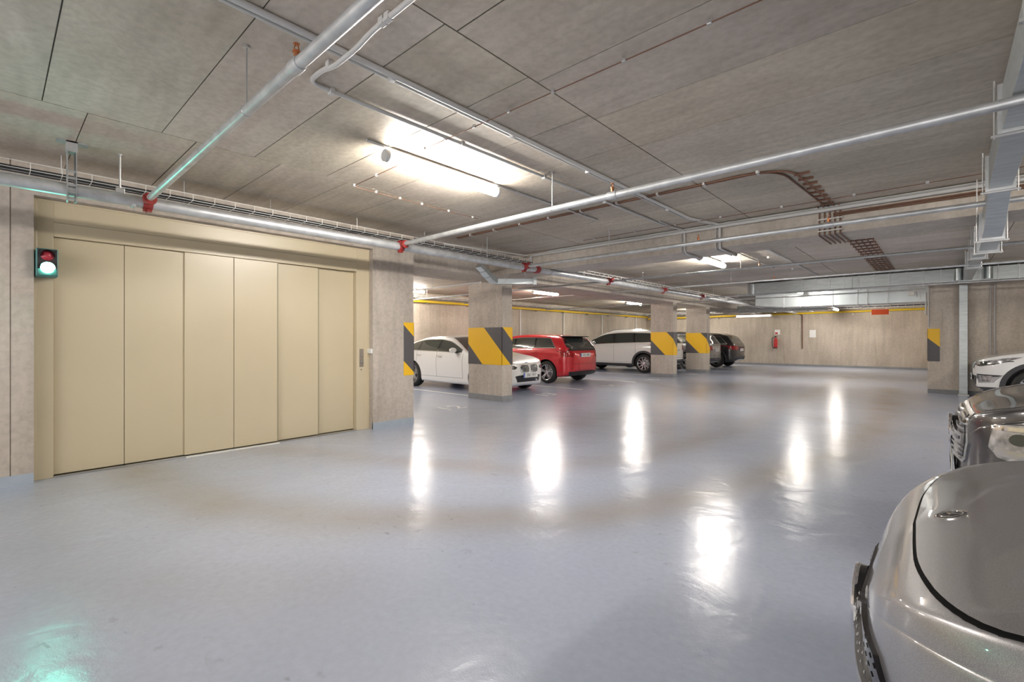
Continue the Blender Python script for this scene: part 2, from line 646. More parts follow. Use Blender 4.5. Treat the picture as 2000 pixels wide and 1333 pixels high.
# lift wall with the door opening (y 0.25..3.69, z 0..2.6)
XB = XW - 0.72
lw = MB()
lw.box(XB, XW, YF, 0.10, 0, H).box(XB, XW, 0.108, 0.25, 0, H).box(XB, XW - 0.008, 0.10, 0.108, 0, H)
lw.box(XB, XW, 3.69, 4.4, 0, H).box(XB, XW, 0.25, 3.69, 2.61, H)
lw.box(XL - .2, XB, 4.2, 4.4, 0, H)
lw.box(XB - 0.1, XB, 0.1, 3.8, 0, H)
struct(lw.build('wall_lift_side', M['wall_smooth']))
for n_, (y0, y1) in enumerate(((YF, 0.25), (3.69, 4.405))):
    struct(MB().box(XW - 0.02, XW + 0.004, y0, y1, 0, 0.095).build('baseboard_lift_' + ('left' if n_ == 0 else 'right'), M['base_blue']))
struct(MB().box(XL, XL + 0.004, 4.4, YB, 0, 0.09).build('baseboard_left', M['base_grey']))
struct(MB().box(XL, -0.24, YB - 0.004, YB, 0, 0.09).build('baseboard_back', M['base_grey']))
# right hand wall block, flush with the drive lane
rw = MB().box(-0.24, 0.02, 15.3, YB, 0, H).box(0.026, XR, 15.3, 15.6, 0, H).box(0.02, 0.026, 15.308, 15.6, 0, H)
struct(rw.build('wall_stair_core', M['core']))
struct(MB().box(-0.244, XR, 15.296, 15.3, 0, 0.1).build('baseboard_stair_core', M['base_grey']))

# beams
b1 = MB().box(-7.78, -6.75, 4.4, 7.35, 2.57, H + .004)
b1.box(-7.78, -6.75, 7.35, YB, 2.57, H + .004)
tag(b1.build('ceiling_beam', M['beam'], bevel=0.008), 'long wide concrete beam resting on the row of striped pillars', 'beam')
b2 = MB().box(-6.75, XR, 6.75, 7.4, 2.57, H + .004)
tag(b2.build('ceiling_beam', M['beam'], bevel=0.008), 'concrete beam crossing the ceiling with brown cables down its face', 'beam')

# ---- pillars with hazard sleeves


def sleeve(name, pts, z0, z1, parent, th=0.006, s0=0.0):
    """a thin band round a pillar: pts = plan corners walked with the pillar on the left"""
    me_v, me_f, uv = [], [], []
    s = s0
    t = th
    for i in range(len(pts) - 1):
        a, b = Vector((*pts[i], 0)), Vector((*pts[i + 1], 0))
        d = b - a
        n = Vector((d.y, -d.x, 0)).normalized() * t
        o = len(me_v)
        e = d.normalized() * t
        aa, bb = a - (e if i else Vector((0, 0, 0))), b + (e if i < len(pts) - 2 else Vector((0, 0, 0)))
        for p, zz in ((aa, z0), (bb, z0), (bb, z1), (aa, z1)):
            me_v.append((p.x + n.x, p.y + n.y, zz))
        for p, zz in ((aa, z0), (bb, z0), (bb, z1), (aa, z1)):
            me_v.append((p.x, p.y, zz))
        L_ = d.length
        q = [(s, z0), (s + L_, z0), (s + L_, z1), (s, z1)]
        quads = [(0, 1, 2, 3), (3, 2, 6, 7), (1, 0, 4, 5), (0, 3, 7, 4), (2, 1, 5, 6)]
        for fq in quads:
            me_f.append(tuple(o + k for k in fq))
            uv += [q[k % 4] for k in fq]
        s += L_
    me = bpy.data.meshes.new(name)
    me.from_pydata(me_v, [], me_f)
    lay = me.uv_layers.new(name='UVMap')
    for i, c in enumerate(uv):
        lay.data[i].uv = c
    me.materials.append(M['hazard'])
    me.update()
    o = bpy.data.objects.new(name, me)
    COL.objects.link(o)
    o.parent = parent
    return o


def pillar(x0, x1, y0, y1, label, s0):
    t = thing('concrete_pillar', label, 'pillar', ((x0 + x1) / 2, (y0 + y1) / 2, 0), 0, None)
    cx, cy = t.location.x, t.location.y
    hx, hy = (x1 - x0) / 2, (y1 - y0) / 2
    MB().box(-hx, hx, -hy, hy, 0, 2.575).build('pillar_shaft', M['pillar'], t, bevel=0.006)
    MB().box(-hx - .003, hx + .003, -hy - .003, hy + .003, 0, 0.12).build('painted_base', M['base_grey'], t)
    sleeve('hazard_sleeve', [(-hx, -hy), (hx, -hy), (hx, hy), (-hx, hy)], 0.765, 1.555, t, s0=s0)
    return t


pillar(-7.78, -6.75, 7.12, 7.43, 'nearest freestanding concrete pillar with yellow and black band, hiding the white saloon', 0.0)
pillar(-7.56, -6.75, 15.58, 15.9, 'concrete pillar hiding the rear wheel of the white SUV', -0.08)
pillar(-7.54, -6.73, 18.62, 18.97, 'farthest concrete pillar with yellow and black band, beside the dark SUV', -0.08)
# corner guards fixed to the wall ends
g1 = thing('corner_guard', 'black and yellow striped guard on wall end beside the lift door', 'hazard marking', (XW, 4.4, 0.75))
sleeve('striped_sheet', [(0, -0.18), (0, 0.0), (-0.7, 0.0)], 0, 0.81, g1, s0=0.44)
g2 = thing('corner_guard', 'yellow and dark guard on the corner of the right hand wall', 'hazard marking', (-0.24, 15.3, 0.77))
sleeve('striped_sheet', [(0, 0.5), (0, 0), (0.22, 0)], 0, 0.79, g2, s0=-0.5 + 0.64)

# ================================================================ LIFT DOOR
XF = -6.17
d1 = thing('door_1', 'cream metal multi-panel car lift door set in the concrete wall', 'door', (XF, 1.97, 0))
struct(d1)
oy = -1.97
fr = MB()
fr.box(-0.35, 0.0, 0.25 + oy, 0.385 + oy, 0, 2.61)
fr.box(-0.35, 0.0, 3.49 + oy, 3.69 + oy, 0, 2.61)
fr.box(-0.35, 0.0, 0.385 + oy, 3.49 + oy, 2.27, 2.61)
fr.box(-0.0, 0.006, 0.25 + oy, 0.275 + oy, 0, 2.61)
fr.box(-0.0, 0.006, 3.665 + oy, 3.69 + oy, 0, 2.61)
fr.box(-0.0, 0.006, 0.275 + oy, 3.665 + oy, 2.585, 2.61)
fr.build('door_frame', M['cream'], d1, bevel=0.003)
MB().box(0, 0.004, 0.385 + oy, 3.49 + oy, 2.40, 2.404).build('header_seam', M['cream_edge'], d1)
ys_ = [0.385, 0.91, 1.425, 1.92, 2.42, 2.96, 3.49]
dep = [0.045, 0.045, 0.02, 0.02, 0.05, 0.08]
for i in range(6):
    x1 = -dep[i]
    p = MB().box(x1 - 0.03, x1, ys_[i] + oy + 0.002, ys_[i + 1] + oy - 0.002 + (0.012 if i in (1,) else 0), 0.018, 2.268)
    p = p.build('door_panel', M['cream'], d1, bevel=0.004)
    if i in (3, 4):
        MB().box(x1 - 0.028, x1 + 0.003, ys_[i + 1] + oy - 0.010, ys_[i + 1] + oy + 0.004, 0.018, 2.268).build('edge_shadow_strip', M['cream_edge'], p)  # dark strip stands in for the contact shadow at the panel's far edge
MB().box(-0.14, -0.10, 0.385 + oy, 3.49 + oy, 0.0, 2.27).build('door_backing', M['black'], d1)
MB().box(-0.14, 0.012, 0.385 + oy, 3.49 + oy, 0.0, 0.012).build('threshold', M['satin'], d1, bevel=0.003)
cp = MB().box(0, 0.006, 3.535 + oy, 3.60 + oy, 0.905, 1.165).build('control_panel', M['plate_metal'], d1, bevel=0.002)
for zc in (1.075, 0.985):
    MB().lathe([(0.001, .008), (.017, .008), (.019, .004), (.019, 0)], (0.004, 3.567 + oy, zc), 'x', 16).build('call_button', M['satin'], cp, smooth=True)
MB().box(0.012, 0.05, 1.43 + oy, 2.42 + oy, 0.0, 0.006).build('floor_track', M['white'], d1, bevel=.002)
MB().lathe([(0.001, .006), (.009, .006), (.012, 0)], (0.0, 3.565 + oy, 0.865), 'x', 14).build('key_switch', M['plate_metal'], d1, smooth=True)
MB().box(0.0, 0.10, 3.66 + oy, 3.688 + oy, 1.10, 1.165).build('reveal_bracket', M['white'], d1, bevel=0.003)

# ---- traffic signal on the left jamb
ts = thing('traffic_signal', 'small two-lamp signal glowing green beside the lift door', 'traffic light', (XF, 0.33, 2.0))
MB().box(0.0, 0.17, -0.07, 0.075, -0.125, 0.125).build('signal_housing', M['teal_box'], ts, bevel=0.008)
MB().box(0.17, 0.176, -0.062, 0.068, -0.118, 0.118).build('front_plate', M['black'], ts, bevel=0.002)
for zc, mm, nm in ((0.06, 'lens_off_red', 'red_lens'), (-0.052, 'green_lit', 'green_lens')):
    MB().lathe([(0.0005, .026), (.02, .023), (.036, .014), (.046, 0)], (0.174, 0.003, zc), 'x', 24).build(nm, M[mm], ts, smooth=True)
    vz = MB()
    n_ = 16
    pr = []
    for k in range(n_ + 1):
        a = math.radians(-10 + 200 * k / n_)
        pr.append((math.cos(a) * 0.052, math.sin(a) * 0.052))
    vv = []
    for (yy, zz) in pr:
        vv += [(0.176, 0.003 + yy, zc + zz), (0.225, 0.003 + yy, zc + zz), (0.225, 0.003 + yy * .94, zc + zz * .94), (0.176, 0.003 + yy * .94, zc + zz * .94)]
    ff = []
    for k in range(n_):
        for j in range(4):
            ff.append((k * 4 + j, (k + 1) * 4 + j, (k + 1) * 4 + (j + 1) % 4, k * 4 + (j + 1) % 4))
    vz.add(vv, ff).build('lens_visor', M['black'], ts, smooth=True)

# ================================================================ CEILING LAMPS
lamp_protos = []


def make_lamp(label, loc, length=1.27, dim=False, rotz=0, drop=0.08):
    t = thing('ceiling_lamp', label, 'lamp', loc, rotz, None)
    hl = length / 2
    MB().tube([(0, -hl, 0), (0, hl, 0)], 0.046, 20).build('lamp_diffuser', M['diffuser_warm' if dim else 'diffuser'], t, smooth=True)
    MB().box(-0.032, 0.032, -hl + 0.02, hl - 0.02, 0.035, 0.06).build('lamp_tray', M['lamp_body'], t, bevel=0.004)
    for s in (-1, 1):
        MB().tube([(0, s * hl, 0), (0, s * (hl + 0.035), 0)], 0.05, 20).build('end_cap', M['lamp_body'], t, smooth=True)
        MB().box(-0.012, 0.012, s * hl * 0.7 - 0.015, s * hl * 0.7 + 0.015, 0.058, drop).build('lamp_bracket', M['steel'], t)
    return t


def dup(root, loc, label):
    r = root.copy()
    COL.objects.link(r)
    r.location = loc
    r['label'] = label
    for ch in list(root.children):
        c = ch.copy()
        COL.objects.link(c)
        c.parent = r
    return r


lz = H - 0.085
L0 = make_lamp('nearest lit tube lamp on the ceiling in front of the lift door', (-3.38, 2.83, lz), drop=0.085)
for loc, lab in (
        ((-3.32, 9.5, lz), 'lit tube lamp just behind the concrete cross beam'),
        ((-3.35, 17.0, lz), 'lit tube lamp over the lane in front of the big blue-grey duct'),
        ((-3.4, 24.6, lz - .2), 'lit tube lamp hung near the far wall behind the big duct'),
        ((-9.6, 12.2, lz), 'lit tube lamp above the red car'),
        ((-9.6, 18.2, lz), 'lit tube lamp above the white SUV'),
        ((-9.7, 24.8, lz), 'lit tube lamp above the dark SUV behind the pillars'),
        ((-12.2, 8.6, lz), 'lit tube lamp above the white saloon at the left wall'),
        ((-10.6, 5.45, lz), 'lit tube lamp in the bay hidden behind the lift wall end'),
        ((-3.35, -3.8, lz), 'lit tube lamp on the ceiling behind the viewpoint'),
        ((3.0, 3.2, lz), 'lit tube lamp above the silver-grey car bonnet row'),
        ((2.9, 6.6, lz), 'added fill tube lamp, out of view, above the empty bay past the black SUV'),  # unseen lamp added to brighten the right-hand floor and ceiling
        ((2.9, 9.9, lz), 'lit tube lamp over the bays in front of the white crossover')):
    dup(L0, loc, lab)
make_lamp('pale tube lamp hung low under the pipes by the far wall', (-6.6, 24.3, 2.42), 1.5, True, math.radians(90), H - 2.42)

# ================================================================ PIPES
SPR = 'sprinkler pipes crossing under the ceiling'


def ring(mb, c, axis, r, w_, n=20, mi=0):
    a = Vector(axis).normalized()
    c = Vector(c)
    return mb.tube([c - a * w_ / 2, c - a * w_ * .3, c + a * w_ * .3, c + a * w_ / 2], [r * .93, r, r, r * .93], n, mi)


def rod(parent, x, y, z0, z1=H, r=0.005, name='hanger_rod'):
    mb = MB().tube([(x, y, z0), (x, y, z1)], r, 8)
    mb.tube([(x, y, z1 - 0.012), (x, y, z1)], 0.02, 12)
    return mb.build(name, M['steel'], parent)


XM, ZM = -5.25, 2.518
mp = thing('sprinkler_main', 'thick galvanised main pipe running above the lift door to the far wall', 'pipe')
MB().tube([(XM, YF + .05, ZM - .003), (XM, 3.6, ZM), (XM, 10.7, ZM + .027), (XM, 24.0, ZM + 0.085), (XM, 26.5, ZM + 0.085)], 0.0505, 28).build('main_tube', M['galv'], mp, smooth=True)


def zmain(y):
    return ZM + max(0, y - 3.6) * 0.0042


def coupling(parent, x, y, z, mat_='red_iron'):
    """red grooved mechanical tee clamped on the main"""
    mb = MB()
    ring(mb, (x, y, z), (0, 1, 0), 0.061, 0.07)
    for s in (-1, 1):
        mb.box(x - 0.022, x + 0.022, y - 0.03, y + 0.03, z + s * 0.055 - 0.02, z + s * 0.055 + 0.02)
        mb.tube([(x - 0.045, y, z + s * 0.07), (x + 0.045, y, z + s * 0.07)], 0.009, 8)
    mb.tube([(x + 0.04, y, z + 0.02), (x + 0.10, y, z + 0.02)], 0.044, 16)
    ring(mb, (x + 0.105, y, z + 0.02), (1, 0, 0), 0.052, 0.03)
    return mb.build('pipe_coupling', M[mat_], parent, smooth=True)


for y in (0.93, 3.60, 6.08, 8.83, 11.5, 14.1):
    coupling(mp, XM, y, zmain(y))
ring(MB(), (XM, 6.42, zmain(6.42)), (0, 1, 0), 0.07, 0.10).build('pipe_coupling', M['red_iron'], mp, smooth=True)
for y in (5.2, 7.9, 10.4, 13.2, 17.5, 21):
    rod(mp, XM, y, zmain(y) + 0.05)
    ring(MB(), (XM, y, zmain(y)), (0, 1, 0), 0.054, 0.025).build('pipe_clip', M['steel'], mp, smooth=True)
rod(mp, XM + .0, 0.74, ZM + 0.045, r=0.008)
MB().box(XM - .025, XM + .025, 0.71, 0.77, ZM + .045, ZM + .09).build('rod_nut_block', M['steel'], mp, bevel=0.004)
# slotted channel bracket at the left
hb = MB()
yb = 0.43
for s in (-1, 1):
    hb.box(XM - 0.02, XM + 0.02, yb + s * 0.024 - 0.005, yb + s * 0.024 + 0.005, ZM - 0.10, H)
for k in range(5):
    zz = ZM - 0.09 + k * 0.055
    hb.box(XM + 0.056, XM + 0.060, yb - 0.024, yb + 0.024, zz, zz + 0.02)
hb.box(XM + 0.02, XM + 0.066, yb - 0.03, yb - 0.024, ZM - 0.10, H)
hb.box(XM + 0.02, XM + 0.066, yb + 0.024, yb + 0.03, ZM - 0.10, H)
hb.box(XM - 0.02, XM + 0.067, yb - 0.035, yb + 0.035, H - 0.085, H)
hb.box(XM - 0.02, XM + 0.067, yb - 0.09, yb + 0.10, H - 0.01, H)
hb.build('channel_bracket', M['galv_dark'], mp)
# small drain stub under first coupling
MB().tube([(XM + .03, 0.82, ZM - .06), (XM + .10, 0.82, ZM - .06)], 0.016, 12).build('test_plug', M['galv_dark'], mp, smooth=True)


def branch(y, z, r, x0, x1, label, mat_='galv', tees=(), rods=(), start=XM + 0.1, slope=0.0, x_left=None, joints=()):
    t = thing('sprinkler_branch', label, 'pipe', (0, 0, 0), 0, None)
    zz = lambda x: z + (x - x0) * slope
    MB().tube([(x0, y, zz(x0)), (x1, y, zz(x1))], r, 20).build('branch_tube', M[mat_], t, smooth=True)
    for x in tees:
        mb = MB()
        ring(mb, (x, y, zz(x)), (1, 0, 0), r * 1.22, 0.085, 18)
        mb.build('tee_fitting', M[mat_], t, smooth=True)
        mb = MB()
        mb.tube([(x, y, zz(x) + r), (x, y, zz(x) + r + .035)], 0.013, 10)
        mb.tube([(x, y, zz(x) + r + .035), (x, y, zz(x) + r + .04)], 0.019, 10)
        for s in (-1, 1):
            mb.bar((x, y + s * .014, zz(x) + r + .038), (x, y + s * .004, zz(x) + r + .072), .004, .004)
        mb.tube([(x, y, zz(x) + r + .071), (x, y, zz(x) + r + .074)], 0.015, 12)
        mb.build('sprinkler_head', M['copper_bright'], t)
    for x in rods:
        rod(t, x, y, zz(x) + r * .9)
        ring(MB(), (x, y, zz(x)), (1, 0, 0), r * 1.1, 0.02, 16).build('pipe_clip', M['steel'], t, smooth=True)
    return t


M['copper_bright'] = mat('brass_sprinkler', (0.55, 0.22, 0.10), 0.35, 0.7)
branch(0.93, 2.545, 0.0275, XM + 0.1, 5.6, 'galvanised branch pipe rising to the upper left, tinted green by the signal', tees=(-2.17, 0.6, 3.4), rods=(-2.80, 1.5))
branch(3.60, 2.545, 0.029, XM + 0.1, 5.6, 'bright galvanised branch pipe crossing the middle of the ceiling', tees=(-2.10, 1.0), rods=(-2.75, 0.9, 3))
branch(6.08, 2.54, 0.026, XM + 0.1, 5.6, 'galvanised branch pipe running along the cross beam face', tees=(-2.3, -0.9), rods=(-3.6, 1.2))
branch(8.83, 2.54, 0.0205, -12.8, 5.6, 'galvanised branch pipe just behind the cross beam', 'galv_dark', tees=(-9.4, -2.3), rods=(-11.5, -8.6, -2.6, 0.3))
branch(11.5, 2.605, 0.02, -12.8, 5.6, 'thin galvanised branch pipe crossing above the duct end', 'galv', tees=(-9.4, -2.7), rods=(-11.2, -3.6))
branch(14.1, 2.53, 0.018, XM + .1, 5.6, 'lowest thin pipe running under the striped sheet duct', 'galv', rods=(-4.9, -1.6, 2.5))
branch(16.28, 2.6, 0.02, -12.8, -0.3, 'thin galvanised branch pipe near the second pillar', 'galv', tees=(-9.4,), rods=(-3.1,))
branch(20.4, 2.5, 0.02, -12.8, -0.3, 'thin galvanised branch pipe near the far wall', 'galv', rods=(-9, -5, -2.2))
branch(6.6, 2.45, 0.018, -12.8, -6.85, 'thin pipe under the beam near the nearest pillar', 'conduit', tees=(-9.0,), rods=(-10.5, -8.4))

# gas pipe (yellow) and its tray over the left and far walls
gp = thing('gas_pipe', 'yellow gas pipe fixed along the left wall above the parked cars', 'pipe')
MB().tube(arc_path([(XL + 0.13, 8.6, H), (XL + 0.13, 8.6, 2.60), (XL + 0.13, 26.47, 2.63)], 0.07), 0.045, 16).build('pipe_run', M['yellow_pipe'], gp, smooth=True)
for y in range(10, 26, 2):
    MB().box(XL, XL + 0.18, y, y + 0.03, 2.53, 2.56).build('pipe_bracket', M['steel'], gp)
gp2 = thing('gas_pipe', 'yellow pipe running along the far wall behind the orange sign', 'pipe')
MB().tube([(XL + 0.2, YB - 0.13, 2.52), (-0.3, YB - 0.13, 2.60)], 0.045, 16).build('pipe_run', M['yellow_pipe'], gp2, smooth=True)
for x in range(-12, 0, 3):
    MB().box(x, x + 0.03, YB - 0.18, YB, 2.44, 2.47).build('pipe_bracket', M['steel'], gp2)


def basket(label, a, b, width, height, cables=(), n_ribs=100, side=(0, 1, 0), step=None, name='cable_tray', wire=.006, wm='galv'):
    """wire-mesh tray between two points: U ribs and long wires as one mesh, cables as its part"""
    t = thing(name, label, 'cable tray')
    a, b = Vector(a), Vector(b)
    L_ = (b - a).length
    d = (b - a).normalized()
    sd = Vector(side).normalized() * width / 2
    up = Vector((0, 0, height))
    mb = MB()
    n = int(L_ / (step or 0.1))
    for k in range(n + 1):
        p = a + d * (k * L_ / n)
        mb.bar(p - sd, p + sd, wire, wire)
        mb.bar(p - sd, p - sd + up, wire, wire)
        mb.bar(p + sd, p + sd + up, wire, wire)
    for q in (-sd, sd, Vector((0, 0, 0)), -sd + up, sd + up):
        mb.bar(a + q, b + q, wire, wire)
    mb.build('tray_mesh', M[wm], t)
    if cables:
        cb = MB()
        for off, zz, r, mi in cables:
            pts = []
            m_ = max(2, int(L_ / 0.7))
            for k in range(m_ + 1):
                p = a + d * (k * L_ / m_) + Vector(side).normalized() * (off + random.uniform(-.008, .008))
                p.z += zz + random.uniform(-.004, .004)
                pts.append(p)
            cb.tube(pts, r, 6, mi)
        cb.build('cable_bundle', [M['black_cable'], M['conduit']], t, smooth=True)
    return t


t1 = basket('wire cable tray with black cables above the main pipe, ending at the cross beam', (-5.66, YF + .1, 2.695), (-5.66, 6.7, 2.70), 0.2, 0.06, ((-.07, .016, .014, 0), (-.03, .018, .016, 0), (.01, .016, .015, 0), (.05, .016, .014, 0), (.08, .012, .010, 0)), side=(1, 0, 0), step=0.19, wire=.0045, wm='white')
t2 = basket('wire cable tray carrying on beyond the cross beam beside the main pipe', (-5.66, 7.45, 2.70), (-5.66, 22.5, 2.72), 0.2, 0.06, ((-.06, .012, .010, 0), (-.02, .012, .012, 0), (.03, .012, .010, 0), (.06, .012, .008, 1)), side=(1, 0, 0), step=0.19, wire=.011, wm='white')
for t_, ys__ in ((t1, (-1.5, 0.4, 1.3, 2.13, 3.21, 4.3, 5.5)), (t2, (8.5, 10.5, 12.5, 15, 18, 21))):
    for y in ys__:
        MB().tube([(-5.66, y, 2.69), (-5.66, y, H)], 0.004, 8).build('hanger_rod', M['steel'], t_)
basket('wire cable tray above the yellow pipe on the left wall', (XL + 0.28, 8.8, 2.70), (XL + 0.28, 26.2, 2.72), 0.3, 0.07, ((-.1, .012, .010, 1), (-.03, .012, .012, 0), (.05, .012, .012, 1)), side=(1, 0, 0), step=0.25, wire=.011, wm='white')
basket('wire cable tray with black cables along the far wall', (XL + 0.4, YB - 0.45, 2.68), (-0.35, YB - 0.45, 2.72), 0.3, 0.07, ((-.1, .03, .022, 0), (-.03, .03, .022, 0), (.05, .03, .02, 0), (.1, .02, .016, 0)), side=(0, 1, 0), step=0.25, wire=.011, wm='white')

# ---------------------------------------------------------------- conduits and cables


def conduit(label, runs, m='conduit', name='conduit', cat='conduit', clips=(), clip_mat='conduit', rad=0.05, clip_size=0.02):
    t = thing(name, label, cat)
    for pts, r in runs:
        MB().tube(arc_path(pts, rad), r, 12).build('conduit_run' if name == 'conduit' else 'cable_run', M[m], t, smooth=True)
    for (x, y, z) in clips:
        s = clip_size
        MB().box(x - s, x + s, y - s * .8, y + s * .8, z - s * .6, z + s * 1.4).build('clip', M[clip_mat], t, bevel=0.003)
    return t


zc = H - 0.018
conduit('pair of pale conduits along the ceiling, dropping over the beam', [
    ([(-2.43, YF + .1, zc), (-2.43, 6.1, zc), (-2.25, 6.72, zc), (-2.25, 6.72, 2.545), (-2.25, 7.43, 2.545), (-2.25, 7.43, zc), (-2.25, 14.0, zc)], 0.017),
    ([(-2.485, YF + .1, zc + .006), (-2.485, 6.1, zc + .006), (-2.305, 6.725, zc), (-2.305, 6.725, 2.55), (-2.305, 7.425, 2.55), (-2.305, 7.425, zc + .006), (-2.305, 10.0, zc + .006)], 0.010)],
    clips=[(-2.45, y, H - .03) for y in (-1.2, 0.1, 1.62, 2.7, 3.75, 4.6, 5.5, 8.5, 10, 12)])
conduit('pale conduit with two bends leading towards the second lamp', [
    ([(3.0, 1.3, zc - 0.01), (-2.15, 1.3, zc - .01), (-2.3, 1.3, zc - .035), (-2.55, 1.3, zc - .035), (-2.68, 1.3, zc), (-2.87, 1.3, zc), (-2.87, 1.5, zc), (-2.84, 6.2, zc), (-2.74, 6.72, zc), (-2.74, 6.72, 2.545), (-2.74, 7.43, 2.545), (-2.74, 7.43, zc), (-2.74, 11.6, zc)], 0.014),
    ([(-2.79, 6.0, zc), (-2.79, 6.725, zc), (-2.79, 6.725, 2.55), (-2.79, 7.42, 2.55), (-2.79, 7.42, zc), (-3.3, 8.8, zc)], 0.009)],
    clips=[(-2.87, 1.45, H - .03), (-2.86, 2.55, H - .03), (-2.85, 3.6, H - .03), (-2.84, 4.7, H - .03), (-2.6, 1.3, H - .03), (-2.05, 1.3, H - .03), (-2.0, 1.3, H - .03)], rad=0.09)
conduit('short pale conduit running on from the nearest lamp', [([(-3.38, 2.0, H - .014), (-3.38, 5.4, H - .014)], 0.011)], clips=[(-3.38, y, H - .02) for y in (3.8, 4.5, 5.1)], clip_size=.015)
conduit('white conduit run along the top of the cross beam', [
    ([(5.6, 6.70, H - .05), (-5.62, 6.70, H - .05), (-5.62, 6.70, 2.62)], 0.022),
    ([(5.6, 6.68, H - .02), (-5.2, 6.68, H - .02)], 0.012)],
    clips=[(x, 6.72, H - .05) for x in (-5.2, -4.2, -3.3, -2.0, -1.3, -0.6, 0.0, 0.8)])
conduit('pale conduit leaving the tray corner beside the beam end', [([(-5.95, 4.9, H - .05), (-5.66, 6.66, H - .05)], 0.013)])
cz = H - 0.03
cl = [(x, 2.39, cz) for x in (0.1, -.35, -.85, -1.32, -1.82, -2.2, -2.55, -2.88, -3.15)]
conduit('thin dark cable on small clips crossing beside the nearest lamp', [([(3, 2.39, cz), (-3.2, 2.39, cz)], 0.0035)], 'copper', 'clipped_cable', 'cable', cl, 'steel', clip_size=.012)
conduit('thin reddish cable on clips leading away left of the nearest lamp', [([(-3.45, 2.45, cz), (-4.42, 2.48, cz), (-4.46, 2.52, cz), (-4.46, 4.25, cz)], 0.0035)], 'copper', 'clipped_cable', 'cable',
        [(-4.0, 2.47, cz), (-4.43, 2.48, cz), (-4.46, 2.75, cz), (-4.46, 3.05, cz), (-4.46, 3.35, cz), (-4.46, 3.75, cz), (-4.46, 4.15, cz)], 'white', clip_size=.012)
conduit('thin dark cable on clips between the middle pipe and the beam', [([(3, 6.3, cz), (-4.2, 6.3, cz)], 0.004)], 'copper', 'clipped_cable', 'cable', [(x, 6.3, cz) for x in (.6, -.1, -.7, -1.4, -2.1, -2.7, -3.3, -4)], 'steel', clip_size=.014)

# brown cable pair with saddles, then down the beam
bc = thing('brown_cable', 'pair of red-brown cables behind the middle pipe, turning towards the beam', 'cable')
for k, dx in enumerate((0, 0.085)):
    MB().tube(arc_path([(-5.6, 4.88 + dx * .35, H - .012), (-1.13 + dx, 4.88 + dx * .35, H - .012), (-1.02 + dx, 6.62, H - .012)], 0.35, 8), 0.009, 8).build('cable_run', M['copper'], bc, smooth=True)
for k in range(8):
    y = 5.2 + k * 0.19
    MB().box(-1.05, -0.92, y, y + .012, H - .024, H - .002).build('cable_saddle', M['copper'], bc)
for k in range(9):
    x = -5.3 + k * 0.5
    MB().box(x, x + .02, 4.86, 4.94, H - .026, H).build('cable_saddle', M['conduit'], bc)
b5 = thing('brown_cable', 'fan of brown cables running down the beam and along the ceiling', 'cable')
for i in range(5):
    x = -1.09 + i * 0.052
    MB().tube([(x, 6.60, H - .02), (x, 6.735, H - .02), (x, 6.735, 2.555), (x + .02, 7.41, 2.555)], 0.0085, 8).build('cable_run', M['copper'], b5, smooth=True)
    x2 = -1.10 + i * 0.075
    MB().tube([(x2, 9.2, H - .01), (x2 + .02, 14.2, H - .01)], 0.009, 8).build('cable_run', M['copper'], b5, smooth=True)
for y in [9.3 + .32 * k for k in range(15)]:
    MB().box(-1.12, -0.78, y, y + .02, H - .022, H - .002).build('cable_saddle', M['copper'], b5)
for z in (2.83, 2.74, 2.66, 2.6):
    MB().box(-1.11, -0.86, 6.728, 6.745, z, z + .014).build('cable_saddle', M['steel'], b5)
conduit('dark cable trunk under the white conduit on the beam, right part', [([(5.6, 6.735, 2.80), (-0.95, 6.735, 2.80)], 0.011), ([(5.6, 6.735, 2.775), (-0.95, 6.735, 2.775)], 0.010)], 'copper', 'beam_cable', 'cable')
for yj, lab in ((8.4, 'thin cable on anchors just behind the beam'), (11.2, 'thin cable on anchors over the middle of the lane')):
    conduit(lab, [([(4, yj, cz), (-5.0, yj, cz)], 0.004)], 'copper', 'clipped_cable', 'cable', [(x, yj, cz) for x in (.9, .2, -.5, -1.2, -1.9, -3.6, -4.1, -4.6)], 'steel', clip_size=.014)

# ================================================================ DUCTS


def duct_run(mb, secs, axis='y'):
    """rectangular duct through sections (along, c0, c1, z0, z1)"""
    v = []
    for s, a0, a1, z0, z1 in secs:
        for a, z in ((a0, z0), (a1, z0), (a1, z1), (a0, z1)):
            v.append((a, s, z) if axis == 'y' else (s, a, z))
    f = []
    n = len(secs)
    for i in range(n - 1):
        for k in range(4):
            f.append((i * 4 + k, i * 4 + (k + 1) % 4, (i + 1) * 4 + (k + 1) % 4, (i + 1) * 4 + k))
    f += [(3, 2, 1, 0), tuple((n - 1) * 4 + k for k in range(4))]
    return mb.add(v, f)


def flange(mb, s, a0, a1, z0, z1, axis='y', w_=0.012, e=0.022):
    if axis == 'y':
        mb.box(a0 - e, a1 + e, s - w_, s + w_, z0 - e, z1 + e)
    else:
        mb.box(s - w_, s + w_, a0 - e, a1 + e, z0 - e, z1 + e)
    return mb


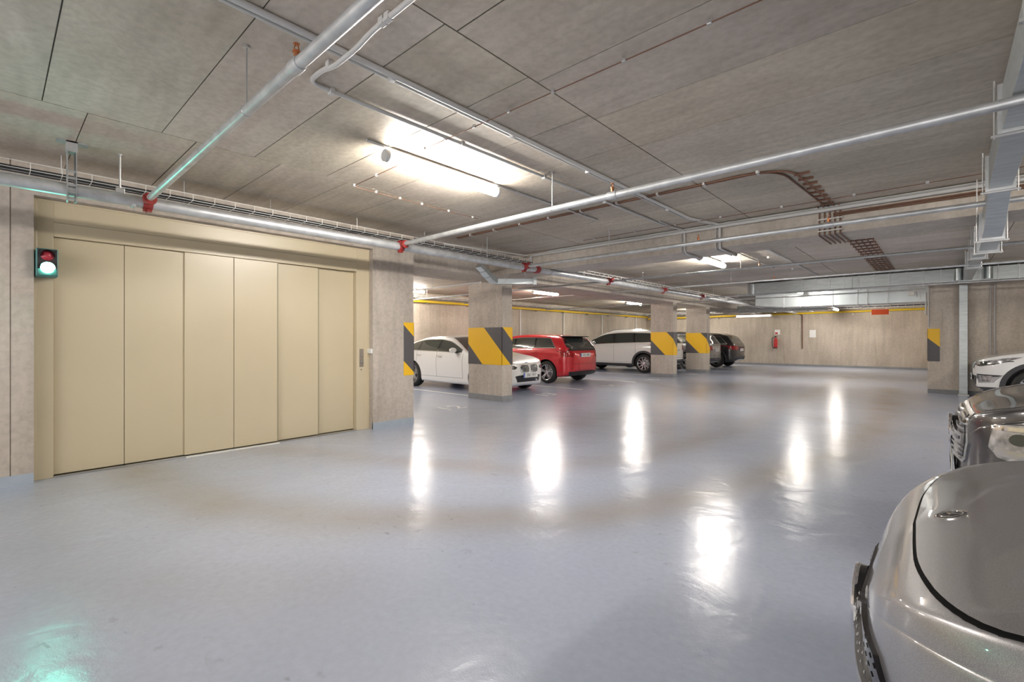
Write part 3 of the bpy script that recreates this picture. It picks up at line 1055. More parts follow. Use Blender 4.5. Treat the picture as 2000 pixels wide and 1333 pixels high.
da = thing('ventilation_duct', 'rectangular sheet duct dipping under the beam at upper right', 'duct')
dax0, dax1 = 0.285, 0.40
secs = [(YF + .1, .27, .56, 2.58, 2.84), (4.1, .275, .56, 2.58, 2.84), (5.75, .30, .56, 2.58, 2.84), (6.25, .30, .56, 2.36, 2.62), (6.6, .30, .56, 2.30, 2.54), (7.6, .32, .58, 2.30, 2.54), (8.5, .36, .62, 2.58, 2.84), (12.2, .36, .62, 2.60, 2.86), (14.35, .36, .62, 2.60, 2.86)]
secs = [(s, a0, a0 + 0.14 if s > 0 else a0 + .14, z0, z1) for s, a0, a1, z0, z1 in secs]
duct_run(MB(), secs).build('duct_body', M['duct'], da, bevel=0.003)
for s, a0, a1, z0, z1 in [(1.2, .275, .415, 2.58, 2.84), (2.7, .277, .417, 2.58, 2.84), (4.15, .278, .418, 2.58, 2.84), (5.7, .30, .44, 2.58, 2.84), (6.6, .30, .44, 2.30, 2.54), (7.5, .32, .46, 2.30, 2.54), (8.5, .36, .50, 2.58, 2.84), (9.4, .36, .50, 2.59, 2.85), (10.4, .36, .50, 2.59, 2.85), (11.8, .36, .50, 2.60, 2.86)]:
    flange(MB(), s, a0, a1, z0, z1).build('duct_flange', M['galv'], da)
    for xx in (a0 - .035, a1 + .035):
        MB().tube([(xx, s + .02, z0 - .04), (xx, s + .02, H)], 0.005, 8).build('hanger_rod', M['steel'], da)
    MB().box(a0 - .05, a1 + .05, s + .008, s + .032, z0 - .035, z0 - .02).build('support_rail', M['steel'], da)

db = thing('ventilation_duct', 'flat ribbed sheet duct crossing above the low pipe at right', 'duct')
duct_run(MB(), [(-3.85, 14.35, 14.85, 2.58, 2.87), (5.8, 14.35, 14.85, 2.58, 2.87)], 'x').build('duct_body', M['duct'], db, bevel=0.003)
for k in range(26):
    x = -2.7 + k * 0.3
    flange(MB(), x, 14.35, 14.85, 2.58, 2.87, 'x', 0.008, 0.012).build('duct_flange', M['galv'], db)
MB().tube([(-3.95, 14.6, 2.56), (-3.95, 14.6, 2.87)], 0.16, 20).build('round_spigot', M['duct_bright'], db, smooth=True)
for x in (0.28, 0.75):
    MB().tube([(x, 14.3, 2.60), (x, 14.3, 2.86)], 0.07, 20).build('round_spigot', M['duct_bright'], db, smooth=True)

dc = thing('ventilation_duct', 'large blue-grey sheet duct hanging in front of the far wall', 'duct')
duct_run(MB(), [(-4.9, 18.3, 19.1, 2.50, 2.86), (-4.0, 18.3, 19.3, 2.41, 2.88), (-0.26, 18.3, 19.3, 2.41, 2.88)], 'x').build('duct_body', M['duct_bright'], dc, bevel=0.003)
for x in (-4.0, -3.5, -2.6, -1.95, -1.7, -1.2, -0.45):
    flange(MB(), x, 18.3, 19.3, 2.41, 2.875, 'x', 0.012, 0.02).build('duct_flange', M['galv'], dc)
jb = MB().box(-0.72, -0.58, 18.2, 18.28, 2.60, 2.72)
jb.tube(arc_path([(-0.68, 18.24, 2.72), (-0.70, 18.24, 2.84), (-0.55, 18.24, 2.84), (-0.52, 18.24, 2.55)], .05), 0.012, 8)
jb.build('junction_box', M['conduit'], dc)
dd = thing('ventilation_duct', 'dull sheet duct section left of the blue-grey duct', 'duct')
duct_run(MB(), [(-6.3, 20.9, 21.5, 2.42, 2.68), (-3.2, 20.9, 21.5, 2.42, 2.68)], 'x').build('duct_body', M['duct'], dd, bevel=0.003)
for k in range(5):
    flange(MB(), -6.2 + k * 0.6, 20.9, 21.5, 2.42, 2.68, 'x').build('duct_flange', M['galv'], dd)
for x in (-5.8, -3.7):
    for y in (20.85, 21.55):
        MB().tube([(x, y, 2.39), (x, y, H)], .005, 8).build('hanger_rod', M['steel'], dd)
    MB().box(x - .015, x + .015, 20.82, 21.58, 2.375, 2.40).build('support_rail', M['steel'], dd)
de = thing('ventilation_duct', 'small silver duct elbow at the top of the nearest pillar', 'duct')
sm = MB()
sm.bar((-6.30, 6.02, 2.66), (-6.30, 6.14, 2.58), .15, .07).bar((-6.29, 6.13, 2.58), (-6.29, 6.26, 2.49), .17, .08).bar((-6.28, 6.25, 2.49), (-6.26, 6.41, 2.39), .19, .09)
sm.build('duct_elbow', M['duct_bright'], de, bevel=0.004)
MB().bar((-6.27, 6.41, 2.395), (-5.72, 6.88, 2.395), .16, .10).build('duct_body', M['duct_bright'], de, bevel=0.004)
MB().bar((-6.12, 6.538, 2.395), (-6.105, 6.551, 2.395), .18, .12).bar((-5.80, 6.811, 2.395), (-5.785, 6.824, 2.395), .18, .12).build('duct_flange', M['galv'], de)
MB().bar((-5.72, 6.88, 2.395), (-5.66, 6.93, 2.395), .24, .15).build('duct_outlet', M['duct'], de, bevel=.01)
for x, y in ((-6.11, 6.60), (-5.76, 6.70)):
    MB().tube([(x, y, 2.44), (x, y, H)], .005, 8).build('hanger_rod', M['steel'], de)
# vertical duct and conduits on the right wall
vd = thing('wall_downpipe', 'square galvanised downpipe standing against the right wall', 'duct', (0.385, 15.2, 0))
MB().box(-0.075, 0.075, -0.09, 0.095, 0.03, 2.58).build('pipe_body', M['duct'], vd, bevel=0.008)
MB().box(-0.095, 0.095, -0.10, 0.095, 0, 0.03).build('foot_plate', M['steel'], vd)
conduit('pair of white conduits down the right wall behind the white crossover', [([(0.83, 15.27, 0.4), (0.83, 15.27, 2.57)], 0.014), ([(0.90, 15.27, 0.4), (0.90, 15.27, 2.57)], 0.014)])
conduit('pale conduits on the corner of the right wall above its guard', [([(-0.22, 15.27, 1.6), (-0.22, 15.27, 2.57)], 0.012), ([(-0.27, 15.35, 1.9), (-0.27, 15.35, 2.45)], 0.02)])
for n_, (y, lab) in enumerate(((15.0, 'first white conduit down the left wall right of the nearest pillar'), (18.1, 'second white conduit down the left wall above the red car'), (21.5, 'white conduit down the left wall above the white SUV bonnet'), (25.2, 'last white conduit down the left wall near the corner'))):
    conduit(lab, [([(XL + .04, y, 1.2), (XL + .04, y, 2.62)], 0.032)], 'white')

# ================================================================ FAR WALL ITEMS
ex = thing('fire_extinguisher', 'red fire extinguisher hung on the far wall', 'fire extinguisher', (-6.16, YB - 0.1, 0.85))
MB().lathe([(0.001, 0), (.075, 0), (.085, .02), (.085, .42), (.07, .48), (.03, .52), (.02, .56), (.001, .56)], (0, 0, 0), 'z', 20).build('cylinder_body', M['ext_red'], ex, smooth=True)
MB().box(-.05, .05, -.015, .015, .56, .62).build('valve_handle', M['black'], ex)
MB().tube(arc_path([(0.02, 0, .58), (-.16, -.02, .55), (-.15, -.02, .15), (-.10, -.02, 0.0)], .1), .013, 8).build('discharge_hose', M['black'], ex, smooth=True)
MB().box(-.03, .03, .08, .1, .3, .5).build('wall_bracket', M['steel'], ex)
MB().box(-.088, .088, -.088, -.05, .0, .05).build('base_ring', M['black'], ex)
es = thing('extinguisher_sign', 'small white and red sign above the fire extinguisher', 'sign', (-6.1, YB - 0.012, 1.66))
MB().box(-.12, .12, 0, .01, -.11, .13).build('sign_board', M['paper'], es)
MB().box(-.10, .02, -.003, 0, -.09, .0).build('sign_symbol', M['ext_red'], es)
nt_ = thing('wall_notice', 'blank-looking white notice on the far wall', 'notice', (-4.58, YB - 0.006, 1.58))
MB().box(-.13, .13, 0, .005, -.18, .18).build('notice_sheet', M['paper'], nt_)
conduit('brown pipe dropping down the far wall beside the white notice', [([(-5.0, YB - 0.05, 0.85), (-5.0, YB - 0.05, 2.5), (-5.8, YB - 0.1, 2.72)], 0.022)], 'copper', 'drop_pipe', 'pipe')
os_ = thing('orange_sign', 'orange box sign hanging near the far wall', 'sign', (-1.85, 24.5, 2.42))
MB().box(-.28, .28, -.03, .03, -.10, .13).build('sign_box', M['orange'], os_, bevel=.006)
MB().box(-.30, .30, -.034, .034, .12, .135).build('sign_rim', M['white'], os_)
for s in (-1, 1):
    MB().tube([(s * .2, 0, .13), (s * .2, 0, H - 2.42)], .004, 6).build('hanger_rod', M['steel'], os_)

# ================================================================ FLOOR MARKINGS
for y, x0, x1, lab in ((7.42, -13.1, -6.9, 'white bay line beside the white saloon'), (10.3, -13.1, -6.9, 'white bay line between the white saloon and the red car'),
                       (13.2, -13.1, -6.9, 'white bay line beyond the red car'), (16.1, -13.1, -6.9, 'white bay line at the second pillar'),
                       (19.3, -13.1, -6.9, 'white bay line at the farthest pillar'), (22.3, -13.1, -6.9, 'white bay line before the dark SUV'), (25.2, -13.1, -6.9, 'white bay line beyond the dark SUV')):
    tag(MB().box(x0, x1, y - .05, y + .05, 0.0005, 0.0022).build('bay_line', M['paint_line']), lab, 'floor marking')
for y, s, lab in ((5.85, '12', 'white bay number painted between the lift wall and nearest pillar'), (8.78, '13', 'white bay number painted in front of the white saloon'), (11.7, '14', 'white bay number painted behind the red hatchback'), (14.3, '15', 'white bay number painted in the empty bay before the second pillar'), (17.6, '16', 'white bay number painted behind the white SUV')):
    mt = Matrix.Translation((-6.88 - .0, y, 0.0012)) @ Matrix.Rotation(PI / 2, 4, 'Z')
    o = text_obj('bay_number', s, 0.55, M['paint_line'], None, mt, sx=1.1, sy=1.0, depth=0.0006)
    tag(o, lab, 'floor marking')


# ================================================================ CARS
def pchip(pts):
    xs = [p[0] for p in pts]
    ys = [p[1] for p in pts]
    n = len(xs)
    h = [xs[i + 1] - xs[i] for i in range(n - 1)]
    dl = [(ys[i + 1] - ys[i]) / h[i] for i in range(n - 1)]
    m_ = [0.0] * n
    m_[0], m_[-1] = dl[0], dl[-1]
    for i in range(1, n - 1):
        if dl[i - 1] * dl[i] > 0:
            w1, w2 = 2 * h[i] + h[i - 1], h[i] + 2 * h[i - 1]
            m_[i] = (w1 + w2) / (w1 / dl[i - 1] + w2 / dl[i])

    def f(x):
        if x <= xs[0]:
            return ys[0]
        if x >= xs[-1]:
            return ys[-1]
        i = 0
        while x > xs[i + 1]:
            i += 1
        t = (x - xs[i]) / h[i]
        t2, t3 = t * t, t * t * t
        return (2 * t3 - 3 * t2 + 1) * ys[i] + (t3 - 2 * t2 + t) * h[i] * m_[i] + (-2 * t3 + 3 * t2) * ys[i + 1] + (t3 - t2) * h[i] * m_[i + 1]
    return f


class Car:
    """A car in its own frame: u = distance behind the nose, y = across, z = up."""

    def __init__(s, name, label, P, paint, loc, rotz):
        s.P = P
        s.L, s.W = P['L'], P['W']
        s.root = thing(name, label, P.get('cat', 'car'), loc, rotz)
        s.paint = paint
        s.top, s.low, s.belt = pchip(P['top']), pchip(P['low']), pchip(P['belt'])
        s.shell()

    def plan(s, u):
        P = s.P
        k = 1.0
        cf, cr, pf, pr = P.get('cf', .7), P.get('cr', .45), P.get('pf', 2.8), P.get('pr', 3.2)
        if u < cf:
            k = max(.02, 1 - (1 - u / cf) ** pf) ** (1 / pf)
        e = s.L - u
        if e < cr:
            k *= max(.05, 1 - (1 - max(e, 0) / cr) ** pr) ** (1 / pr)
        # slight taper of the whole plan
        c = abs(u - s.L * .5) / (s.L * .5)
        return k * (1 - 0.035 * c * c)

    def ring(s, u):
        W = s.W * s.plan(u)
        lo, be, to = s.low(u), s.belt(u), s.top(u)
        be = min(be, to - .008)
        h = to - be
        Wb = W * .955
        t = s.P.get('tumble', .34)
        hh = be - lo
        pts = [(0, lo), (W * .5, lo), (W * .84, lo + .005), (W * .955, lo + .035), (W * .985, lo + hh * .2), (W * .995, lo + hh * .45), (W, lo + hh * .66),
               (W * .99, lo + hh * .84), (Wb + W * .012, be - .02 * min(1, hh)), (Wb, be)]
        y1 = Wb - .05 * h
        y2 = y1 - t * h * .7
        k = W / s.W
        y3 = y2 - (.035 + .14 * h) * k
        pts += [(y1, be + .22 * h), (y2, be + .74 * h), (y3, be + .92 * h), (y3 * .72, to - .018 * k * min(1, h * 6)), (y3 * .36, to - .004 * k), (0, to)]
        # catmull-rom refine
        out = []
        n = len(pts)
        for i in range(n - 1):
            p0, p1, p2, p3 = pts[max(i - 1, 0)], pts[i], pts[i + 1], pts[min(i + 2, n - 1)]
            if i == 0:
                p0 = (-pts[1][0], pts[1][1])
            if i == n - 2:
                p3 = (-pts[n - 2][0], pts[n - 2][1])
            m = 3
            for k_ in range(m):
                t_ = k_ / m
                out.append(tuple(0.5 * ((2 * p1[j]) + (-p0[j] + p2[j]) * t_ + (2 * p0[j] - 5 * p1[j] + 4 * p2[j] - p3[j]) * t_ ** 2 + (-p0[j] + 3 * p1[j] - 3 * p2[j] + p3[j]) * t_ ** 3) for j in (0, 1)))
        out.append(pts[-1])
        return out

    def halftop(s, u):
        W = s.W * s.plan(u)
        h = s.top(u) - min(s.belt(u), s.top(u) - .008)
        return W * .955 - .05 * h - s.P.get('tumble', .34) * h * .7 - (.035 + .14 * h) * W / s.W

    def shell(s):
        L = s.L
        us = []
        cf, cr = .8, .6
        dn = s.P.get('dense', 1)
        nf = int(18 * dn)
        for i in range(nf):
            us.append(cf * (i / nf) ** 2)
        u = cf
        st = 0.07 / dn
        while u < L - cr:
            us.append(u)
            u += st
        for i in range(16, -1, -1):
            us.append(L - cr * (i / 16) ** 2)
        V, F = [], []
        for u in us:
            r = s.ring(u)
            full = [(y, z) for y, z in r] + [(-y, z) for y, z in r[-2:0:-1]]
            V.append([(u - L / 2, y, z) for y, z in full])
        n = len(V[0])
        for i in range(len(V) - 1):
            for k in range(n):
                F.append((i * n + k, (i + 1) * n + k, (i + 1) * n + (k + 1) % n, i * n + (k + 1) % n))
        F.append(tuple(range(n)))
        F.append(tuple((len(V) - 1) * n + k for k in range(n - 1, -1, -1)))
        verts = [p for r in V for p in r]
        s.bvh = BVHTree.FromPolygons(verts, F)
        mb = MB()
        mb.add(verts, F)
        o = mb.build('car_body', [s.paint, M['black']], None)
        # wheel arches
        cut = MB()
        R = s.P['R'] + s.P.get('gap', .055)
        for uw in s.P['wheels']:
            for sd in (-1, 1):
                y0 = sd * (s.W - .30)
                y1 = sd * (s.W + .2)
                cut.tube([(uw - L / 2, y0, s.P['R']), (uw - L / 2, y1, s.P['R'])], R, 40, 0)
                cut.box(uw - L / 2 - R * .985, uw - L / 2 + R * .985, min(y0, y1) + .001, max(y0, y1) - .001, -.3, s.P['R'])
        co = cut.build('cutter', [s.paint, M['black']])
        for p in co.data.polygons:
            p.material_index = 1
        md = o.modifiers.new('b', 'BOOLEAN')
        md.operation = 'DIFFERENCE'
        md.object = co
        md.solver = 'EXACT'
        md.use_self = True
        dg = bpy.context.evaluated_depsgraph_get()
        me = bpy.data.meshes.new_from_object(o.evaluated_get(dg))
        o.modifiers.clear()
        o.data = me
        bpy.data.objects.remove(co)
        me.polygons.foreach_set('use_smooth', [True] * len(me.polygons))
        me.set_sharp_from_angle(angle=0.75)
        o.parent = s.root
        s.body = o

    def cast(s, proj, a, b):
        L2 = s.L / 2
        if proj == 'L':
            o, d = Vector((a - L2, -3, b)), Vector((0, 1, 0))
        elif proj == 'R':
            o, d = Vector((a - L2, 3, b)), Vector((0, -1, 0))
        elif proj == 'F':
            o, d = Vector((-L2 - 2, a, b)), Vector((1, 0, 0))
        elif proj == 'B':
            o, d = Vector((L2 + 2, a, b)), Vector((-1, 0, 0))
        else:
            o, d = Vector((a - L2, b, 4)), Vector((0, 0, -1))
        h = s.bvh.ray_cast(o, d)
        if h[0] is None:
            return None
        nn = h[1]
        if nn.dot(d) > 0:
            nn = -nn
        return h[0], nn

    def decal(s, name, polys, proj, m, off=.004, parent=None, res=.05, depth=.006, skirt=None, smooth=True):
        mb = MB()
        if not isinstance(polys[0][0], (tuple, list)):
            polys = [polys]
        for poly in polys:
            bd = []
            n = len(poly)
            for i in range(n):
                a, b = Vector(poly[i]), Vector(poly[(i + 1) % n])
                k = max(1, int((b - a).length / res))
                for j in range(k):
                    bd.append(a + (b - a) * j / k)
            xs = [p.x for p in bd]
            ys = [p.y for p in bd]
            pts = list(bd)
            nb = len(bd)

            def inside(x, y):
                c = False
                j = nb - 1
                for i in range(nb):
                    if (bd[i].y > y) != (bd[j].y > y) and x < (bd[j].x - bd[i].x) * (y - bd[i].y) / (bd[j].y - bd[i].y) + bd[i].x:
                        c = not c
                    j = i
                return c
            gx = min(xs) + res * .5
            while gx < max(xs):
                gy = min(ys) + res * .5
                while gy < max(ys):
                    if inside(gx, gy) and min((gx - p.x) ** 2 + (gy - p.y) ** 2 for p in bd) > (res * .45) ** 2:
                        pts.append(Vector((gx, gy)))
                    gy += res
                gx += res
            r = delaunay_2d_cdt(pts, [], [list(range(nb))], 1, 1e-6)
            vv, ff = r[0], r[2]
            P3, ok = [], []
            for p in vv:
                h = s.cast(proj, p.x, p.y)
                if h is None:
                    P3.append(None)
                else:
                    P3.append((h[0] + h[1] * off, h[0] - h[1] * depth))
            o = len(mb.v)
            idx = {}
            verts = []
            for i, q in enumerate(P3):
                if q:
                    idx[i] = len(verts)
                    verts.append(q[0])
            faces = [tuple(idx[i] for i in f) for f in ff if all(i in idx for i in f)]
            flip = proj in ('R', 'F') or proj == 'X'
            # orient by real normal
            fo = []
            for f in faces:
                a, b, c = (verts[i] for i in f[:3])
                nrm = (b - a).cross(c - a)
                dv = {'L': Vector((0, -1, 0)), 'R': Vector((0, 1, 0)), 'F': Vector((-1, 0, 0)), 'B': Vector((1, 0, 0)), 'T': Vector((0, 0, 1))}[proj]
                fo.append(f if nrm.dot(dv) > 0 else f[::-1])
            faces = fo
            mb.add(verts, faces, 0)
            ec = {}
            for f in faces:
                for i in range(len(f)):
                    e = (f[i], f[(i + 1) % len(f)])
                    ec[e] = ec.get(e, 0) + 1
            inv = {v_: k_ for k_, v_ in idx.items()}
            sv, sf = [], []
            for (a, b) in ec:
                if (b, a) not in ec:
                    q = len(sv)
                    sv += [verts[a], verts[b], P3[inv[b]][1], P3[inv[a]][1]]
                    sf.append((q + 1, q, q + 3, q + 2))
            mb.add(sv, sf, 1 if skirt else 0)
        mats = [m, skirt] if skirt else m
        return mb.build(name, mats, parent or s.root, smooth=smooth, angle=.6)

    def strip(s, name, path, proj, m, width=.008, off=.0015, parent=None, res=.04):
        polys = []
        for i in range(len(path) - 1):
            a, b = Vector(path[i]), Vector(path[i + 1])
            d = (b - a)
            if d.length < 1e-6:
                continue
            d.normalize()
            n = Vector((-d.y, d.x)) * width / 2
            e = d * width * .3
            polys.append([tuple(a - n - e), tuple(b - n + e), tuple(b + n + e), tuple(a + n - e)])
        return s.decal(name, polys, proj, m, off, parent, res, .002, smooth=False)

    def wheel(s, uw, sd, style):
        L2 = s.L / 2
        R = s.P['R']
        wd = .225
        yc = sd * (s.W - .125)
        Rr = R * s.P.get('rimk', .70)
        t = thing_part('wheel', s.root)
        mb = MB()
        h = wd / 2
        mb.lathe([(Rr - .005, -h + .02), (Rr + .01, -h), (R - .05, -h - .004), (R - .015, -h + .02), (R, -h + .05), (R, h - .05), (R - .015, h - .02), (R - .05, h + .004), (Rr + .01, h), (Rr - .005, h - .02), (Rr - .01, 0), (Rr - .005, -h + .02)], (uw - L2, yc, R), 'y', 40)
        o = mb.build('tyre', M['rubber'], s.root, smooth=True)
        o.name = 'wheel'
        o.data.name = 'wheel'
        rb = MB()
        fy = yc + sd * (h - .018)
        c = (uw - L2, 0, R)
        rb.lathe([(Rr, -sd * .0), (Rr - .018, sd * .004), (Rr - .022, -sd * .03), (Rr - .03, -sd * .12), (.02, -sd * .12)], (uw - L2, fy, R), 'y', 40, 1)
        rb.lathe([(Rr + .004, sd * .002), (Rr - .004, sd * .008), (Rr - .016, sd * .002), (Rr - .02, -sd * .03)], (uw - L2, fy, R), 'y', 40, 0)
        rb.lathe([(.17, -sd * .09), (.15, -sd * .085), (.05, -sd * .08)], (uw - L2, fy, R), 'y', 28, 2)
        rb.lathe([(.065, -sd * .05), (.062, -sd * .02), (.03, -sd * .012), (.0005, -sd * .012)], (uw - L2, fy, R), 'y', 20, 0)
        ns = style.get('n', 5)
        for k in range(ns):
            a0 = k * 2 * PI / ns + .3
            for q in style.get('split', (-.13, .13)):
                a1 = a0 + q * style.get('root', .4)
                a2 = a0 + q
                p1 = Vector((c[0] + math.cos(a1) * .05, fy - sd * .028, R + math.sin(a1) * .05))
                p2 = Vector((c[0] + math.cos(a2) * (Rr - .012), fy - sd * .008, R + math.sin(a2) * (Rr - .012)))
                rb.bar(p1, p2, style.get('w', .026), .03, 0, up=(0, 1, 0))
        rb.build('rim', [M[style.get('m', 'rim')], M['rim_dark'], M['steel']], o, smooth=True, angle=.5)
        return o

    def windows(s, ua, ub, splits, rear_lim=None, m_frame='gloss_black', rise=.035, topk=.74, trim=None, tail_slant=.25):
        """Daylight opening between ua and ub as separate glazed panes on both sides."""
        def zt(u):
            return s.belt(u) + rise + max(0, (topk * (s.top(u) - s.belt(u)) - rise))

        def outline(a, b, inset, sl0=0, sl1=0):
            nn = 12
            bot, top_ = [], []
            for i in range(nn + 1):
                u = a + (b - a) * i / nn
                bot.append((u, s.belt(u) + rise + inset * .6))
            for i in range(nn + 1):
                t = i / nn
                u = (a + sl0) + ((b + sl1) - (a + sl0)) * t
                top_.append((u, max(zt(u) - inset, s.belt(u) + rise + inset + .004)))
            return bot + top_[::-1]
        for pr in ('L', 'R'):
            tl = -tail_slant
            fo = s.decal('window_surround', outline(ua, ub, 0, 0, tl), pr, M[m_frame], .002)
            if trim:
                nn = 20
                bp = [(ua + (ub - ua) * i / nn, s.belt(ua + (ub - ua) * i / nn) + rise - .004) for i in range(nn + 1)]
                tp = [(ub - .01 + tl * k / 4, s.belt(ub) + rise + (zt(ub + tl) - s.belt(ub) - rise) * k / 4) for k in range(5)]
                pt = [(ub + tl - (ub + tl - ua - .0) * i / nn, zt(ub + tl - (ub + tl - ua) * i / nn) + .003) for i in range(nn + 1)]
                s.strip('window_trim', bp + tp[1:] + pt[1:], pr, M[trim], .016, .006)
            cuts = [ua + .06] + list(splits) + [ub - .03]
            for i in range(len(cuts) - 1):
                a, b = cuts[i], cuts[i + 1]
                la = 0 if i == 0 else .03
                lb = .03 if i < len(cuts) - 2 else 0
                s0 = 0 if i == 0 else -.05
                s1 = tl + .02 if i == len(cuts) - 2 else -.05
                s.decal('side_window', outline(a + la, b - lb, .014, s0, s1), pr, M['glass'], .005)

    def screens(s, w0, w1, r0, r1, rear='T', k=.93, rear_poly=None):
        def strip_poly(a, b, kk, ins0=0):
            nn = 8
            q = []
            for i in range(nn + 1):
                u = a + (b - a) * i / nn
                q.append((u, s.halftop(u) * kk))
            return q + [(u, -y) for u, y in q[::-1]]
        s.decal('windscreen', strip_poly(w0, w1, k), 'T', M['glass'], .004, res=.08)
        if rear_poly:
            s.decal('rear_window', rear_poly, 'B', M['glass'], .005, res=.06)
        else:
            s.decal('rear_window', strip_poly(r0, r1, k), 'T', M['glass'], .004, res=.08)

    def door_seams(s, us, z0, handles=True, hz=None, chrome=None):
        for pr, sd in (('L', -1), ('R', 1)):
            paths = []
            for i, u in enumerate(us):
                s.strip('door_seam', [(u, s.belt(u) + .02), (u + .005, s.belt(u) - .2), (u - .01, z0)], pr, M['black'], .006)
            s.strip('sill_seam', [(us[0], z0), (us[-1], z0)], pr, M['black'], .006)
            if handles:
                for u in us[1:]:
                    z = (hz or s.belt(u) - .1)
                    h = s.cast(pr, u - .13, z)
                    if h:
                        p = h[0]
                        MB().bar((p.x - .09, p.y + sd * .022, z), (p.x + .09, p.y + sd * .022, z + .006), .018, .026).build('door_handle', chrome or s.paint, s.root, bevel=.006)

    def mirrors(s, u, dz=.06, m=None):
        for sd in (-1, 1):
            pr = 'L' if sd < 0 else 'R'
            h = s.cast(pr, u, s.belt(u) + .03)
            y = h[0].y if h else sd * s.W * .9
            z = s.belt(u) + dz
            mb = MB()
            mb.sphere((u - s.L / 2 + .02, y + sd * .13, z + .04), .1, 10, 0, (.62, 1.15, .68))
            o = mb.build('door_mirror', m or s.paint, s.root, smooth=True)
            MB().bar((u - s.L / 2, y - sd * .02, z - .03), (u - s.L / 2 + .01, y + sd * .1, z), .06, .03).build('mirror_stalk', M['black'], o, bevel=.006)
            MB().box(u - s.L / 2 + .07, u - s.L / 2 + .078, y + sd * .13 - .085, y + sd * .13 + .085, z - .005, z + .085).build('mirror_glass', M['glass'], o)

    def numberplate(s, proj, y, z, txt, off=.012, tilt=0, strip_=True, x=None):
        h = s.cast(proj, y, z)
        xx = x if x is not None else h[0].x
        sgn = -1 if proj == 'F' else 1
        e = .26
        x0, x1 = sorted((xx + sgn * off, xx + sgn * (off + .008)))
        pl = MB().box(x0, x1, y - e, y + e, z - .057, z + .057).build('number_plate', M['plate'], s.root, bevel=.002)
        xf = xx + sgn * (off + .009)
        # viewed from outside: right-hand direction
        rz = Matrix.Rotation(PI / 2, 4, 'X')
        yaw = -PI / 2 if proj == 'F' else PI / 2
        mt = Matrix.Translation((xf, y + (-.02 if proj == 'F' else .02) , z)) @ Matrix.Rotation(yaw, 4, 'Z') @ rz
        text_obj('plate_text', txt, .098, M['text_black'], pl, mt, sx=.92)
        ys_ = y + (e - .02 if proj == 'F' else -e + .02)
        a, b = sorted((xf - sgn * .001, xf))
        MB().box(a, b, ys_ - .02, ys_ + .02, z - .054, z + .054).build('plate_strip', M['plate_blue'], pl)
        return pl

    def cladding(s, z1=.12, arch=.075):
        """dark wheel-arch rings and sills of an SUV"""
        R0 = s.P['R'] + s.P.get('gap', .055)
        for pr in ('L', 'R'):
            for uw in s.P['wheels']:
                outer, inner = [], []
                for k in range(25):
                    a = PI * (-.08 + 1.16 * k / 24)
                    outer.append((uw + math.cos(a) * (R0 + arch), s.P['R'] + math.sin(a) * (R0 + arch)))
                    inner.append((uw + math.cos(a) * (R0 - .004), s.P['R'] + math.sin(a) * (R0 - .004)))
                s.decal('arch_cladding', outer + inner[::-1], pr, M['dark_cladding'], .012, res=.035)
            a, b = s.P['wheels'][0] + R0 + .03, s.P['wheels'][1] - R0 - .03
            lo = s.low(2)
            s.decal('sill_cladding', [(a, lo + .01), (b, lo + .01), (b, lo + z1), (a, lo + z1)], pr, M['dark_cladding'], .012)

    def rails(s, u0, u1, m='satin'):
        for sd in (-1, 1):
            pts = []
            for i in range(9):
                u = u0 + (u1 - u0) * i / 8
                y = sd * (s.halftop(u) + .0)
                h = s.cast('T', u, y)
                z = (h[0].z if h else s.top(u)) + (.035 if 0 < i < 8 else .0)
                pts.append((u - s.L / 2, y, z))
            MB().tube(pts, .014, 8).build('roof_rail', M[m], s.root, smooth=True)


def thing_part(n, p):
    return None


def star_emblem(mb, c, R, nrm, up, mi=0, rt=.09):
    """ring and three-pointed star"""
    c, nrm = Vector(c), Vector(nrm).normalized()
    up = Vector(up)
    up = (up - nrm * up.dot(nrm)).normalized()
    rt_ = nrm.cross(up)
    pts = [c + (up * math.cos(2 * PI * k / 32) + rt_ * math.sin(2 * PI * k / 32)) * R for k in range(33)]
    mb.tube(pts, R * rt, 8, mi, caps=False)
    for k in range(3):
        a = 2 * PI * k / 3
        d = up * math.cos(a) + rt_ * math.sin(a)
        q = nrm.cross(d)
        tip = c + d * R * .95
        i0 = len(mb.v)
        v = [c + q * R * .14, tip, c - q * R * .14, c + nrm * R * .13, c - nrm * R * .05]
        mb.add(v, [(0, 1, 3), (3, 1, 2), (0, 4, 1), (4, 2, 1)], mi)
    return mb


def base_car(name, label, P, paint, loc, rotz, wheel_style):
    c = Car(name, label, P, paint, loc, rotz)
    for uw in P['wheels']:
        for sd in (-1, 1):
            c.wheel(uw, sd, wheel_style)
    return c


